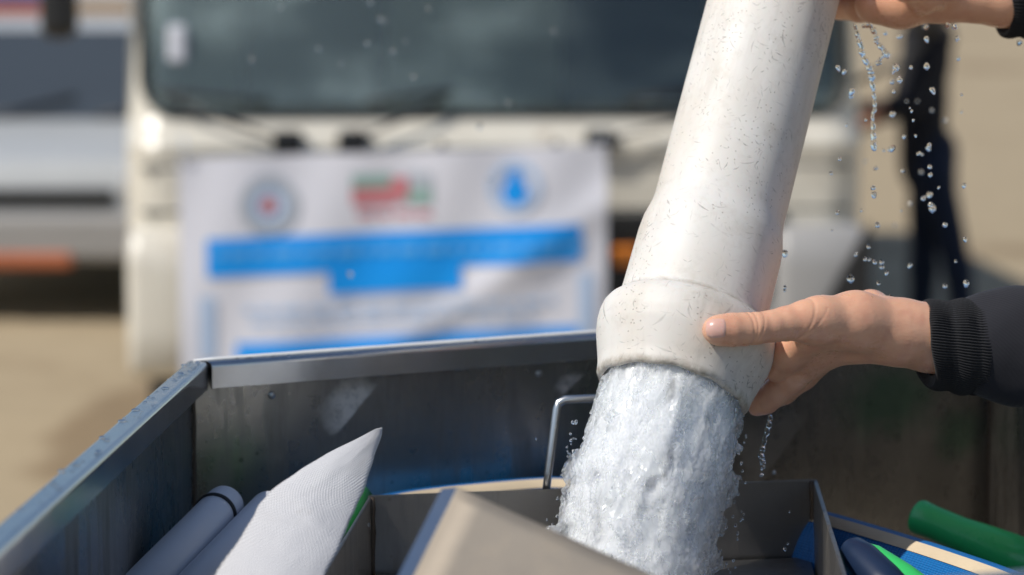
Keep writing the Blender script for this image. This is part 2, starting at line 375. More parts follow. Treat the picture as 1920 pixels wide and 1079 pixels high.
sx = t.n('SeparateXYZ', {0: v})
tint_mask = t.ramp(t.noise(2.6, 3, .5, t.obj((1, 1, 2.2))), .40, .66)
t.set(Base_Color=(.78, .90, .90, 1), Roughness=.02, IOR=1.48, Transmission_Weight=1.0)
df = t.n('BsdfDiffuse', {0: (.40, .50, .51, 1)})
low = t.n('MapRange', {0: sx.outputs[2], 1: 1.215, 2: 1.42, 3: .55, 4: 0.0}).outputs[0]   # dashboard reflection painted as a paler tint along the lower edge
lft = t.math('MULTIPLY_ADD', t.n('MapRange', {0: sx.outputs[0], 1: -.55, 2: .35, 3: 1.0, 4: 0.0}).outputs[0], .80, .03)   # paler tint painted on the left for the glass reflection
mx = t.n('MixShader', {0: t.math('MULTIPLY_ADD', t.math('MULTIPLY', t.math('ADD', t.math('MULTIPLY', dust_refl, tint_mask), .25), t.math('ADD', lft, t.math('MULTIPLY', low, tint_mask))), 0.58, .01), 1: t.b.outputs[0], 2: df.outputs[0]})
t.t.links.new(mx.outputs[0], t.out.inputs[0]); M['windscreen'] = t.m
M['dark_glass'] = pmat('dark_glass', (.05, .06, .07), .06, 0, .1, 2, spec=.8)
M['banner'] = cloth('banner', (.80, .80, .87), 200, .15, .001, .6, .03)
M['print_blue'] = cloth('print_blue', (.006, .36, 1.0), 200, .1, .001, .6, .03)
M['print_paleblue'] = cloth('print_paleblue', (.52, .66, .88), 200, .1, .001, .6, .03)
M['print_midblue'] = cloth('print_midblue', (.12, .46, .96), 200, .1, .001, .6, .03)
M['print_grey'] = cloth('print_grey', (.50, .54, .60), 200, .1, .001, .6, .05)
M['print_red'] = cloth('print_red', (.66, .22, .25), 200, .1, .001, .6, .05)
M['print_green'] = cloth('print_green', (.30, .47, .42), 200, .1, .001, .6, .05)
M['print_white'] = cloth('print_white', (.74, .75, .82), 200, .1, .001, .6, .03)

# ------------------------------------------------------------------ signed-distance modelling
class Field:
    def __init__(s, lo, hi, h):
        s.h = h; s.o = np.array(lo, float); s.n = np.ceil((np.array(hi)-np.array(lo))/h).astype(int)+1
        s.ax = [s.o[i]+h*np.arange(s.n[i]) for i in range(3)]
        s.d = np.full(tuple(s.n), .05, np.float32)
    def _win(s, lo, hi):
        a = np.clip(np.floor((np.array(lo)-s.o)/s.h).astype(int), 0, s.n); b = np.clip(np.ceil((np.array(hi)-s.o)/s.h).astype(int)+1, 0, s.n)
        return a, b
    def cap(s, p0, p1, r0, r1, k=.005, cut=False):
        p0 = np.array(p0, float); p1 = np.array(p1, float); m = max(r0, r1)+.02+k
        a, b = s._win(np.minimum(p0, p1)-m, np.maximum(p0, p1)+m)
        if np.any(b <= a): return
        sl = tuple(slice(a[i], b[i]) for i in range(3))
        X = (s.ax[0][a[0]:b[0]]-p0[0]).astype(np.float32)[:, None, None]; Y = (s.ax[1][a[1]:b[1]]-p0[1]).astype(np.float32)[None, :, None]; Z = (s.ax[2][a[2]:b[2]]-p0[2]).astype(np.float32)[None, None, :]
        d = (p1-p0).astype(np.float32); L = max(float(d @ d), 1e-12)
        t = np.clip((X*d[0]+Y*d[1]+Z*d[2])/L, 0, 1)
        q = np.sqrt((X-t*d[0])**2+(Y-t*d[1])**2+(Z-t*d[2])**2)-(r0+(r1-r0)*t)
        e = s.d[sl]
        if cut: q = -q; hh = np.clip(.5-.5*(q-e)/k, 0, 1); s.d[sl] = e*hh+q*(1-hh)+k*hh*(1-hh) if False else np.maximum(e, q)
        else:
            hh = np.clip(.5+.5*(e-q)/k, 0, 1); s.d[sl] = e*(1-hh)+q*hh-k*hh*(1-hh)
    def chain(s, pts, k=.005):
        for (p, r), (q, r2) in zip(pts, pts[1:]): s.cap(p, q, r, r2, k)
    def mesh(s):
        return nets(s.d, s.o, s.h)
def nets(D, o, h):
    sg = D < 0
    c = sum(sg[i:sg.shape[0]-1+i, j:sg.shape[1]-1+j, k:sg.shape[2]-1+k].astype(np.int8) for i in (0, 1) for j in (0, 1) for k in (0, 1))
    act = (c > 0) & (c < 8); idx = np.argwhere(act)
    vid = np.full(act.shape, -1, np.int32); vid[act] = np.arange(len(idx))
    off = [(i, j, k) for i in (0, 1) for j in (0, 1) for k in (0, 1)]
    V = np.stack([D[idx[:, 0]+a, idx[:, 1]+b, idx[:, 2]+q] for a, b, q in off], 1)
    acc = np.zeros((len(idx), 3)); cnt = np.zeros(len(idx))
    for a in range(8):
        for b in range(a+1, 8):
            if sum(abs(off[a][q]-off[b][q]) for q in range(3)) != 1: continue
            m = (V[:, a] < 0) != (V[:, b] < 0)
            tt = V[m, a]/(V[m, a]-V[m, b]); A = np.array(off[a], float); B = np.array(off[b], float)
            acc[m] += A+(B-A)*tt[:, None]; cnt[m] += 1
    verts = np.array(o)+h*(idx+acc/cnt[:, None])
    F = []
    for axn in range(3):
        lo = [slice(1, -1)]*3; hi = [slice(1, -1)]*3; lo[axn] = slice(0, -1); hi[axn] = slice(1, None)
        A = sg[tuple(lo)]; cr = np.argwhere(A != sg[tuple(hi)])
        ins = A[tuple(cr.T)]
        p = cr + np.array([0 if q == axn else 1 for q in range(3)])
        u, w_ = (axn+1) % 3, (axn+2) % 3
        def g(du, dw):
            z = p.copy(); z[:, u] += du; z[:, w_] += dw; return vid[tuple(z.T)]
        qd = np.stack([g(-1, -1), g(0, -1), g(0, 0), g(-1, 0)], 1)
        qd[~ins] = qd[~ins][:, ::-1]; F.append(qd)
    F = np.concatenate(F); F = F[(F >= 0).all(1)]
    return verts, F
def smooth_verts(v, f, it=2, lam=.5):
    e = np.concatenate([f[:, [0, 1]], f[:, [1, 2]], f[:, [2, 3]], f[:, [3, 0]]])
    for _ in range(it):
        acc = np.zeros_like(v); n = np.zeros(len(v))
        np.add.at(acc, e[:, 0], v[e[:, 1]]); np.add.at(n, e[:, 0], 1)
        np.add.at(acc, e[:, 1], v[e[:, 0]]); np.add.at(n, e[:, 1], 1)
        v = v+lam*(acc/np.maximum(n, 1)[:, None]-v)
    return v
TAB = rng.random((64, 64, 64)).astype(np.float32)
def vnoise(x, y, z, seed=0):
    x = x+seed*17.31; y = y+seed*7.77; z = z+seed*3.19
    xi = np.floor(x).astype(np.int32); yi = np.floor(y).astype(np.int32); zi = np.floor(z).astype(np.int32)
    fx = (x-xi).astype(np.float32); fy = (y-yi).astype(np.float32); fz = (z-zi).astype(np.float32)
    fx = fx*fx*(3-2*fx); fy = fy*fy*(3-2*fy); fz = fz*fz*(3-2*fz)
    def T(a, b, c): return TAB[(xi+a) & 63, (yi+b) & 63, (zi+c) & 63]
    r = 0
    for a in (0, 1):
        for b in (0, 1):
            r = r+(T(a, b, 0)*(1-fz)+T(a, b, 1)*fz)*((fx if a else 1-fx)*(fy if b else 1-fy))
    return r*2-1

# ------------------------------------------------------------------ ground
bm = bmesh.new(); bmesh.ops.create_grid(bm, x_segments=60, y_segments=60, size=400)
g = bm_obj('ground', bm, M['sand']); tag(g, kind='structure')
bm = None

# ------------------------------------------------------------------ steel tank
ZR = at(352, 676, 2.55).z
BL = on_z(352, 676, ZR); e = on_z(1125, 620.5, ZR) - BL
BR = BL + e*(.90/e.length)
FLd = (on_z(-8, 985, ZR) - BL).normalized()
FL = BL + FLd*1.15; FR = BR + FLd*1.25
corners = [Vector(c).to_2d() for c in (BL, BR, FR, FL)]
def inset(d):
    n = 4; out = []
    cen = sum(corners, Vector((0, 0)))/4
    def ln(i):
        a, b = corners[i], corners[(i+1) % 4]; t = (b-a).normalized(); nn = Vector((-t.y, t.x))
        if nn.dot(cen-a) < 0: nn = -nn
        return a+nn*d, t
    for i in range(4):
        p, t1 = ln((i-1) % 4); q, t2 = ln(i)
        den = t1.x*t2.y-t1.y*t2.x; s = ((q.x-p.x)*t2.y-(q.y-p.y)*t2.x)/den
        out.append(p+t1*s)
    return out
def side(bm, i, prof, trim0=0.0, nseg=1):
    rings = []
    for k in range(nseg+1):
        tt = k/nseg; ring = []
        for d, z in prof:
            c = inset(d); a, b = c[i], c[(i+1) % 4]
            L = (b-a).length; u = trim0/L + (1-trim0/L)*tt
            p = a+(b-a)*u; ring.append(bm.verts.new((p.x, p.y, ZR+z)))
        rings.append(ring)
    n = len(prof)
    for r0, r1 in zip(rings, rings[1:]):
        for k in range(n): bm.faces.new((r0[k], r0[(k+1) % n], r1[(k+1) % n], r1[k]))
    bm.faces.new(rings[0]); bm.faces.new(rings[-1][::-1])
HT = .30
tank = empty('steel_tank', ((BL+FR)/2).to_2d().to_3d())
tag(tank, 'open stainless steel water tank with folded rim, wet and stained inside', 'water tank')
arc = [(.015+.005*math.sin(a), -.005+.005*math.cos(a)) for a in [math.pi/2*q/5 for q in range(6)]]
rimp = [(0, -.03), (0, -.003), (.0009, -.0009), (.003, 0)] + arc + [(.020, -.024), (.0188, -.0245), (.0183, -.0235), (.0183, -.006), (.0145, -.002), (.0024, -.002), (.0018, -.03)]
for i in range(4):
    bm = bmesh.new(); side(bm, i, rimp, .004 if i == 0 else 0.0); world_child(bm_obj('rim', bm, M['steel_rim']), tank)
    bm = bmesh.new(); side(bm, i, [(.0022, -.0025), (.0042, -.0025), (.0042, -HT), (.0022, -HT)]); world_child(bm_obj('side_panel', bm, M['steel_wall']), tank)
    c = inset(.0045)[i]
    world_child(tube('weld_seam', M['weld'], None, [(c.x, c.y, ZR-.02-.02*k) for k in range(15)], [.0022+.0012*random.random() for k in range(15)], 6), tank)
bm = bmesh.new()
ci = inset(.004); a = [bm.verts.new((c.x, c.y, ZR-HT)) for c in ci]; b = [bm.verts.new((c.x, c.y, ZR-HT-.003)) for c in ci]
bm.faces.new(a); bm.faces.new(b[::-1])
for i in range(4): bm.faces.new((a[i], b[i], b[(i+1) % 4], a[(i+1) % 4]))
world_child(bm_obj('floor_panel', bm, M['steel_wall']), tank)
for q0, q1 in ((.0, .515), (.545, .98)):
    c = inset(.0062); a_, b_ = c[0], c[1]
    pts = [Vector(((a_+(b_-a_)*(q0+(q1-q0)*k/24)).x, (a_+(b_-a_)*(q0+(q1-q0)*k/24)).y, ZR+.0005)) for k in range(25)]
    world_child(tube('edge_strip', M['sealant'], None, pts, [(.0034+.0009*random.random())*(1 if 0 < k < 24 else .4) for k in range(25)], 8, sx=1.6, sy=.45), tank)
# stand under the tank
zb = ZR-HT-.0035
for c in inset(.03):
    world_child(box('leg', M['frame_paint'], None, c.x-.025, c.x+.025, c.y-.025, c.y+.025, 0, zb-.051, .004), tank)
for i in range(4):
    bm = bmesh.new(); side(bm, i, [(.005, -HT-.004), (.055, -HT-.004), (.055, -HT-.054), (.005, -HT-.054)]); world_child(bm_obj('frame_rail', bm, M['frame_paint']), tank)
ci_ = inset(.0042); w0, w1 = ci_[0], ci_[1]; wt = (w1-w0).normalized(); wn_ = Vector((-wt.y, wt.x))
if wn_.dot(sum(corners, Vector((0, 0)))/4-w0) < 0: wn_ = -wn_
def on_back(px, py):
    r = ray(px, py); k = (w0-CAMP.to_2d()).dot(wn_)/r.to_2d().dot(wn_); return CAMP+r*k
for px, py in ((509, 741), (1010, 700), (1300, 690)):
    q = on_back(px, py); bm = bmesh.new(); add_lathe(bm, [(.0036, 0), (.0036, .0008), (.0026, .0018), (.0008, .0022)], 16, axis_matrix(q, Vector((wn_.x, wn_.y, 0))))
    world_child(bm_obj('rivet', bm, M['steel_rod'], None, True), tank)
# water beads on the rim
bm = bmesh.new()
def bead(bm, p, r, flat=.55):
    r0 = bmesh.ops.create_icosphere(bm, subdivisions=2, radius=r)
    st = 1+.5*random.random()
    for vv in r0['verts']: vv.co = Vector((vv.co.x*st, vv.co.y, vv.co.z*flat))+p
for k in range(70):
    u = random.random()**1.6; c = inset(random.uniform(.002, .016)); p = c[0]+(c[3]-c[0])*u*.8
    bead(bm, Vector((p.x, p.y, ZR+.0002)), random.choice((.0008, .001, .0013, .0016, .0024)))
for k in range(60):
    u = random.random(); c = inset(random.uniform(.001, .017)); p = c[0]+(c[1]-c[0])*u*.6
    bead(bm, Vector((p.x, p.y, ZR+.0002)), random.choice((.0007, .001, .0014, .0018)))
for k in range(34):
    u = .18+.5*random.random(); c = inset(.0195); p = c[0]+(c[1]-c[0])*u
    bead(bm, Vector((p.x, p.y, ZR-.0245)), random.choice((.001, .0014, .002)), .9)
o = bm_obj('water_beads', bm, M['clear_water'], None, True); tag(o, kind='stuff')

# ------------------------------------------------------------------ inner splash box with rod handle
ZB = at(690, 929, 2.44).z
RL, RR = on_z(690, 929, ZB), on_z(1531, 899, ZB)
FLb = on_z(600, 1079, ZB); FRb = on_z(1588, 1079, ZB)
FLb = RL+(FLb-RL)*1.75; FRb = RR+(FRb-RR)*1.6
sb = empty('splash_box', ((RL+FRb)/2).to_2d().to_3d())
tag(sb, 'small open steel box inside the tank catching the falling water', 'steel box')
HB = ZB-(ZR-HT)-.0005
def panel(name, a, b, h0, h1, th, m, inward):
    bm = bmesh.new(); n = inward.normalized()*th
    vs = [bm.verts.new(q) for q in (Vector((a.x, a.y, h0)), Vector((b.x, b.y, h0)), Vector((b.x, b.y, h1)), Vector((a.x, a.y, h1)))]
    ws = [bm.verts.new(q.co+n) for q in vs]
    bm.faces.new(vs); bm.faces.new(ws[::-1])
    for i in range(4): bm.faces.new((vs[i], ws[i], ws[(i+1) % 4], vs[(i+1) % 4]))
    bmesh.ops.bevel(bm, geom=bm.edges[:], offset=.0006, segments=2, affect='EDGES')
    return world_child(bm_obj(name, bm, m), sb)
cb = (RL+RR+FLb+FRb)/4
def inw(a, b):
    d = (b-a).normalized(); n = Vector((-d.y, d.x, 0)); return n if n.dot(cb-a) > 0 else -n
panel('rear_panel', RL, RR, ZB-HB, ZB, .0025, M['steel_box'], inw(RL, RR))
panel('left_panel', RL-inw(RL, RR)*-.003, FLb, ZB-HB, ZB-.0006, .0025, M['steel_box'], inw(RL, FLb))
panel('right_panel', RR-inw(RL, RR)*-.003, FRb, ZB-HB, ZB-.0006, .0035, M['steel_box'], inw(RR, FRb))
panel('front_panel', FLb, FRb, ZB-HB, ZB-.002, .0025, M['steel_box'], inw(FLb, FRb))
bm = bmesh.new(); vs = []
for z in (ZB-.068, ZB-.0705): vs.append([bm.verts.new(Vector((q.x, q.y, z))+(cb-q).normalized()*.008*Vector((1, 1, 0)).length) for q in (RL, RR, FRb, FLb)])
for L in vs: 
    for q in L: q.co.z = L[0].co.z
bm.faces.new(vs[0]); bm.faces.new(vs[1][::-1])
for i in range(4): bm.faces.new((vs[0][i], vs[1][i], vs[1][(i+1) % 4], vs[0][(i+1) % 4]))
world_child(bm_obj('tray', bm, M['steel_box']), sb)
for q, s_ in ((RL, 1), (RR, -1)):
    p = q+(cb-q).normalized()*.0055
    world_child(tube('weld_seam', M['weld'], None, [Vector((p.x, p.y, ZB-.001-.01*k)) for k in range(8)], [.0025+.0015*random.random() for k in range(8)], 6), sb)
HD = 2.47
hp = [at(1024, 925, HD), at(1028, 890, HD), at(1044, 768, HD), at(1048, 757, HD), at(1060, 751, HD), at(1080, 750, HD), at(1180, 747, HD+.01), at(1196, 748, HD+.012), at(1204, 757, HD+.013), at(1206, 770, HD+.014), at(1192, 925, HD+.014)]
hp = [p+Vector((0, .004, 0)) for p in hp]
world_child(tube('handle', M['steel_rod'], None, hp, .0036, 12), sb)

# ------------------------------------------------------------------ bent plate in the foreground
PC = at(858, 914, 1.90); PRt = at(1226, 1079, 1.87); PLt = at(776, 1079, 1.845)
u = PRt-PC; vv = PLt-PC
plate = empty('deflector_plate', (PC+u+vv).to_2d().to_3d())
tag(plate, 'tilted tan reflecting steel plate with bent edge in front of the falling water', 'steel plate')
nrm = u.cross(vv).normalized()
if nrm.dot(CAMP-PC) < 0: nrm = -nrm
bm = bmesh.new(); gN = 14
P4 = lambda a, b: PC+u*a*2.1+vv*b*2.0
top = [[bm.verts.new(P4(i/gN, j/gN)+nrm*(.0012*math.sin(5*i/gN)*math.sin(4*j/gN))) for j in range(gN+1)] for i in range(gN+1)]
bot = [[bm.verts.new(P4(i/gN, j/gN)-nrm*.002) for j in range(gN+1)] for i in range(gN+1)]
for i in range(gN):
    for j in range(gN):
        bm.faces.new((top[i][j], top[i+1][j], top[i+1][j+1], top[i][j+1])); bm.faces.new((bot[i][j], bot[i][j+1], bot[i+1][j+1], bot[i+1][j]))
for i in range(gN):
    bm.faces.new((top[i][0], bot[i][0], bot[i+1][0], top[i+1][0])); bm.faces.new((top[i][gN], top[i+1][gN], bot[i+1][gN], bot[i][gN]))
    bm.faces.new((top[0][i], top[0][i+1], bot[0][i+1], bot[0][i])); bm.faces.new((top[gN][i], bot[gN][i], bot[gN][i+1], top[gN][i+1]))
world_child(bm_obj('plate_face', bm, M['steel_plate'], None, True), plate)
out = -u.normalized()*.80-nrm*.60
bm = bmesh.new(); pr = []
for s_ in (0, 1):
    b0 = PC+vv*2.0*s_-u.normalized()*.0004; pr.append([bm.verts.new(q) for q in (b0, b0+out*.013, b0+out*.013-nrm*.002, b0-nrm*.002)])
for k in range(4): bm.faces.new((pr[0][k], pr[0][(k+1) % 4], pr[1][(k+1) % 4], pr[1][k]))
bm.faces.new(pr[0]); bm.faces.new(pr[1][::-1])
world_child(bm_obj('bent_flange', bm, M['steel_rim']), plate)

# ------------------------------------------------------------------ big white pipe (local z runs up the pipe from its mouth)
MO = at(1259, 738, 2.36)
tilt = math.radians(23)
imd = (CAMR*.277+CAMU*.961).normalized()
AX = (imd*math.cos(tilt)+CAMF*math.sin(tilt)).normalized()
PM = axis_matrix(MO, AX)
def pipe_r(s):
    ks = ((0, .0632), (.002, .0645), (.012, .0660), (.026, .0702), (.038, .0738), (.048, .0752), (.056, .0750), (.063, .0736), (.0685, .0705), (.0722, .0660), (.0738, .0634), (.077, .0625), (.09, .0621), (.138, .0617), (.150, .0607), (.158, .0588), (.166, .0570), (.174, .0563), (2, .0559))
    for (a, ra), (b, rb) in zip(ks, ks[1:]):
        if s <= b:
            t_ = (s-a)/(b-a); return ra+(rb-ra)*t_
    return ks[-1][1]
LP = .95; seg = 96
ss = [0, .001, .0025]+[.005+.0025*k for k in range(72)]+[.19+.03*k for k in range(26)]
prof = [(max(pipe_r(s)+0.0, .03), s) for s in ss]
inner = [(pipe_r(s)-.0048-(.0 if s > .003 else .0), s) for s in ss]
bm = bmesh.new(); uvl = bm.loops.layers.uv.new('UVMap')
loop = [(prof[0][0]-.0014, -.0012)]+[(r, s) for r, s in prof]+[(r, s) for r, s in inner[::-1]]+[(inner[0][0]+.0014, -.0012)]
rings = []
for r, s in loop:
    ring = []
    for i in range(seg):
        a = 2*math.pi*i/seg
        wob = 1+.006*math.sin(2*a+1)+(.0035*math.sin(5*a+2+s*30) if s < .2 else .0)
        ring.append(bm.verts.new((r*wob*math.cos(a), r*wob*math.sin(a), s+(.0012*math.sin(3*a)+.0008*math.sin(11*a) if s < .004 else 0))))
    rings.append(ring)
rings.append(rings[0])
acc = 0.0
for q, (ra, rb) in enumerate(zip(rings, rings[1:])):
    s0 = loop[q][1]; s1 = loop[(q+1) % len(loop)][1]
    for i in range(seg):
        f = bm.faces.new((ra[i], ra[(i+1) % seg], rb[(i+1) % seg], rb[i])); f.smooth = True
        for lp, (uu, ww) in zip(f.loops, ((i, s0), (i+1, s0), (i+1, s1), (i, s1))): lp[uvl].uv = (uu/seg*.38, ww)
me = bpy.data.meshes.new('large_pipe'); bmesh.ops.recalc_face_normals(bm, faces=bm.faces); bm.to_mesh(me); bm.free()
pipe = put('large_pipe', me, M['white_pvc']); pipe.matrix_world = PM
tag(pipe, 'scuffed white plastic pipe with flared mouth held up and pouring water', 'pipe')

# ------------------------------------------------------------------ pouring water
G_ = 9.8; V0 = 1.9
path = [MO+AX*.05, MO+AX*.02, MO]
for k in range(1, 12):
    t_ = k*.0095; path.append(MO-AX*(V0*t_)-Vector((0, 0, .5*G_*t_*t_)))
path = [p for p in path if p.z > ZB-.066]
rad = [.0550, .0570, .0590]+[.0588+.00020*k for k in range(len(path)-3)]
lo = np.min([list(p) for p in path], 0)-.085; hi = np.max([list(p) for p in path], 0)+.075
lo[2] = ZB-.072
F = Field(lo, hi, .00075)
F.d[:] = 1.0
X, Y, Z = np.meshgrid(*[a.astype(np.float32) for a in F.ax], indexing='ij', sparse=True)
base = np.full(F.d.shape, 1.0, np.float32)
for p, q, r0, r1 in zip(path, path[1:], rad, rad[1:]):
    d = np.array(q-p, np.float32); L = float(d @ d); x, y, z = X-np.float32(p.x), Y-np.float32(p.y), Z-np.float32(p.z)
    tt = np.clip((x*d[0]+y*d[1]+z*d[2])/L, 0, 1)
    base = np.minimum(base, np.sqrt((x-tt*d[0])**2+(y-tt*d[1])**2+(z-tt*d[2])**2)-(r0+(r1-r0)*tt))
# ragged lumps along the left edge
for (px, py, D, r) in ((1098, 872, 2.335, 8), (1088, 880, 2.335, 6), (1080, 890, 2.335, 3.0), (1073, 896, 2.335, 2.0), (1078, 935, 2.33, 8), (1070, 958, 2.325, 8), (1062, 975, 2.32, 7), (1050, 988, 2.315, 5), (1040, 992, 2.312, 3.5), (1028, 990, 2.312, 2.5), (1036, 1004, 2.31, 5), (1070, 975, 2.31, 7), (1352, 905, 2.36, 13), (1348, 930, 2.355, 11), (1340, 880, 2.36, 10), (1334, 985, 2.345, 11), (1322, 1050, 2.335, 11), (1366, 835, 2.37, 8)):
    c = at(px, py, D); q = np.sqrt((X-np.float32(c.x))**2+(Y-np.float32(c.y))**2+(Z-np.float32(c.z))**2)-np.float32(r*.001); hh = np.clip(.5+.5*(base-q)/.006, 0, 1); base = base*(1-hh)+q*hh-np.float32(.006)*hh*(1-hh)
sel = np.abs(base) < .0155
ii = np.argwhere(sel)
x = (F.o[0]+F.h*ii[:, 0]).astype(np.float32); y = (F.o[1]+F.h*ii[:, 1]).astype(np.float32); z = (F.o[2]+F.h*ii[:, 2]).astype(np.float32)
pz = np.array([p.z for p in path][::-1]); px_ = np.array([p.x for p in path][::-1]); py_ = np.array([p.y for p in path][::-1])
xs = x-np.interp(z, pz, px_).astype(np.float32); ys = y-np.interp(z, pz, py_).astype(np.float32)
down = np.clip((MO.z+.03-z)/.16, 0, 1).astype(np.float32)           # 0 at the mouth, 1 at the bottom
st = 2.6-1.3*down
zr = (z-np.float32(MO.z)).astype(np.float32); zst = zr/2.6*(1-.35*np.clip(-zr/.16, 0, 1))**-1
def nz(freq, seed, stretch=None): return vnoise(xs*freq, ys*freq, (zst if stretch is None else zr/stretch)*freq, seed)
wx = nz(55, 9)*.006; wy = nz(55, 10)*.006
xs = xs+wx; ys = ys+wy
def ridge(q): return 1-np.sqrt(q*q+.012)*2.4
n1 = nz(45, 1); r1 = ridge(vnoise(xs*75, ys*75, zst*75*.62, 2)); r2 = ridge(vnoise(xs*160, ys*160, zst*160, 3))
n5 = vnoise(xs*180, ys*180, zr*180/1.35, 8); n3 = vnoise(xs*340, ys*340, zr*340/1.4, 5); n6 = ridge(vnoise(xs*240, ys*240, zr*240/1.2, 11))
hole = np.clip(nz(80, 6)-.34, 0, 1)*(1-down*.8)
disp = .0034*n1+.0022*r1*(1.2-.5*down)+.0018*r2+.0014*n5*(.5+.8*down)+.0017*n3+.0017*n6*(.45+.8*down)-.012*hole
core = base.copy()
base[sel] = base[sel]-disp
core[sel] = core[sel]-(.0034*n1+.0016*ridge(vnoise(xs*120+3, ys*120, zst*120, 22))+.0012*vnoise(xs*230, ys*230, zr*230/1.3, 23)-.040*np.clip(vnoise(xs*95, ys*95, zst*95, 24)-.36, 0, 1))
core += .0040
# keep the water inside the pipe above the mouth
rel = np.array(MO); ax = np.array(AX)
s_ = (X-rel[0])*ax[0]+(Y-rel[1])*ax[1]+(Z-rel[2])*ax[2]
rr = np.sqrt(np.maximum((X-rel[0])**2+(Y-rel[1])**2+(Z-rel[2])**2-s_**2, 0))
def largest(wv, wf):
    lab = np.arange(len(wv)); ed = np.concatenate([wf[:, [0, 1]], wf[:, [1, 2]], wf[:, [2, 3]], wf[:, [3, 0]]])
    for _ in range(400):
        m = np.minimum(lab[ed[:, 0]], lab[ed[:, 1]]); old = lab.copy()
        np.minimum.at(lab, ed[:, 0], m); np.minimum.at(lab, ed[:, 1], m); lab = lab[lab]
        if np.array_equal(old, lab): break
    cnt = np.bincount(lab, minlength=len(wv)); keep = cnt[lab] == cnt.max()
    wf = wf[keep[wf].all(1)]; used = np.unique(wf); rem = np.full(len(wv), -1); rem[used] = np.arange(len(used)); return wv[used], rem[wf]
def finish(q, rlim, top, it):
    q = np.maximum(q, np.where(s_ > -.003, rr-rlim, -1).astype(np.float32)); q = np.maximum(q, (s_-top).astype(np.float32))
    q[:2] = .1; q[-2:] = .1; q[:, :2] = .1; q[:, -2:] = .1; q[:, :, :2] = .1; q[:, :, -2:] = .1
    v_, f_ = nets(q, F.o, F.h); v_ = smooth_verts(v_, f_, it, .45); return largest(v_, f_)
wv, wf = finish(base, .0584, .055, 1); cv_, cf_ = finish(core, .0545, .050, 2)
del base, core
ws = put('water_stream', np_mesh('water_stream', wv, wf), M['water_skin'], None, True); put('froth_core', np_mesh('froth_core', cv_, cf_), M['froth'], ws, True)
tag(ws, 'thick white frothy stream of water pouring from the pipe mouth', 'water stream')
print('water verts', len(wv))

# ------------------------------------------------------------------ white cloth bag
rows = [  # left px,py   right px,py   depth left, right, bulge
    (703, 805, 717, 802, 2.259, 2.269, 0.005),
    (688, 813, 716, 816, 2.253, 2.26, 0.011),
    (655, 830, 708, 838, 2.239, 2.244, 0.019),
    (612, 852, 700, 866, 2.222, 2.224, 0.028),
    (568, 878, 690, 894, 2.203, 2.203, 0.036),
    (530, 902, 679, 925, 2.185, 2.18, 0.043),
    (507, 922, 668, 952, 2.171, 2.153, 0.048),
    (488, 946, 659, 974, 2.15, 2.13, 0.05),
    (472, 970, 648, 994, 2.127, 2.108, 0.053),
    (453, 1003, 637, 1024, 2.095, 2.077, 0.054),
    (426, 1045, 619, 1062, 2.054, 2.037, 0.055),
    (394, 1094, 600, 1107, 2.005, 1.991, 0.055),
    (345, 1160, 572, 1172, 1.939, 1.926, 0.055),
    (295, 1240, 540, 1252, 1.857, 1.847, 0.05),
    (265, 1300, 520, 1312, 1.797, 1.786, 0.024)]
nu = 40; bm = bmesh.new(); uvl = bm.loops.layers.uv.new('UVMap')
def lerp_rows(q):
    i = min(int(q), len(rows)-2); f = q-i; f2 = f
    return [a+(b-a)*f2 for a, b in zip(rows[i], rows[i+1])]
nv = 70; gridf = []; gridb = []
for j in range(nv+1):
    R = lerp_rows((len(rows)-1)*j/nv); lf = []; lb = []
    jit = 1.8*math.sin(j*.33)+1.0*math.sin(j*.81+1); R = [R[0]+jit*min(1, j/20), R[1], R[2]+.7*jit*min(1, j/20)]+R[3:]
    for i in range(nu+1):
        a = i/nu; px = R[0]+(R[2]-R[0])*a; py = R[1]+(R[3]-R[1])*a; D = R[4]+(R[5]-R[4])*a
        bl = R[6]*math.sin(math.pi*a)**.75
        wr = .22*(.0022*math.sin(9*a+j*.23)+.0016*math.sin(17*a-j*.31+1.3)+.0012*math.sin(23*a+j*.5))*math.sin(math.pi*a)*min(1, j/15)
        bl += (.0035*math.exp(-((j-34-9*(a-.5)+3*math.sin(5*a))/2.8)**2)-.0025*math.exp(-((j-41-12*(a-.5)**2)/3.2)**2)+.002*math.exp(-((j-50-10*(a-.4))/2.5)**2))*math.sin(math.pi*a)
        pf = at(px, py, D)-CAMF*(bl*.62+wr); pb = at(px, py, D)+CAMF*(bl*.55)
        lf.append(bm.verts.new(pf)); lb.append(bm.verts.new(pb) if 0 < i < nu else lf[-1])
    gridf.append(lf); gridb.append(lb)
for j in range(nv):
    for i in range(nu):
        for G3, rev in ((gridf, 0), (gridb, 1)):
            q = [G3[j][i], G3[j][i+1], G3[j+1][i+1], G3[j+1][i]]; uvq = [(i, j), (i+1, j), (i+1, j+1), (i, j+1)]
            f = bm.faces.new(q if not rev else q[::-1]); f.smooth = True
            if rev: uvq = uvq[::-1]
            for lp, (a, b) in zip(f.loops, uvq): lp[uvl].uv = (a/nu*.11, b/nv*.25)
for L in (0, nv):
    ring = gridf[L]+gridb[L][1:-1][::-1]; bm.faces.new(ring)
bag = bm_obj('cloth_bag', bm, M['white_canvas'])
tag(bag, 'white woven cloth bag with a pointed corner standing in the tank', 'cloth bag')

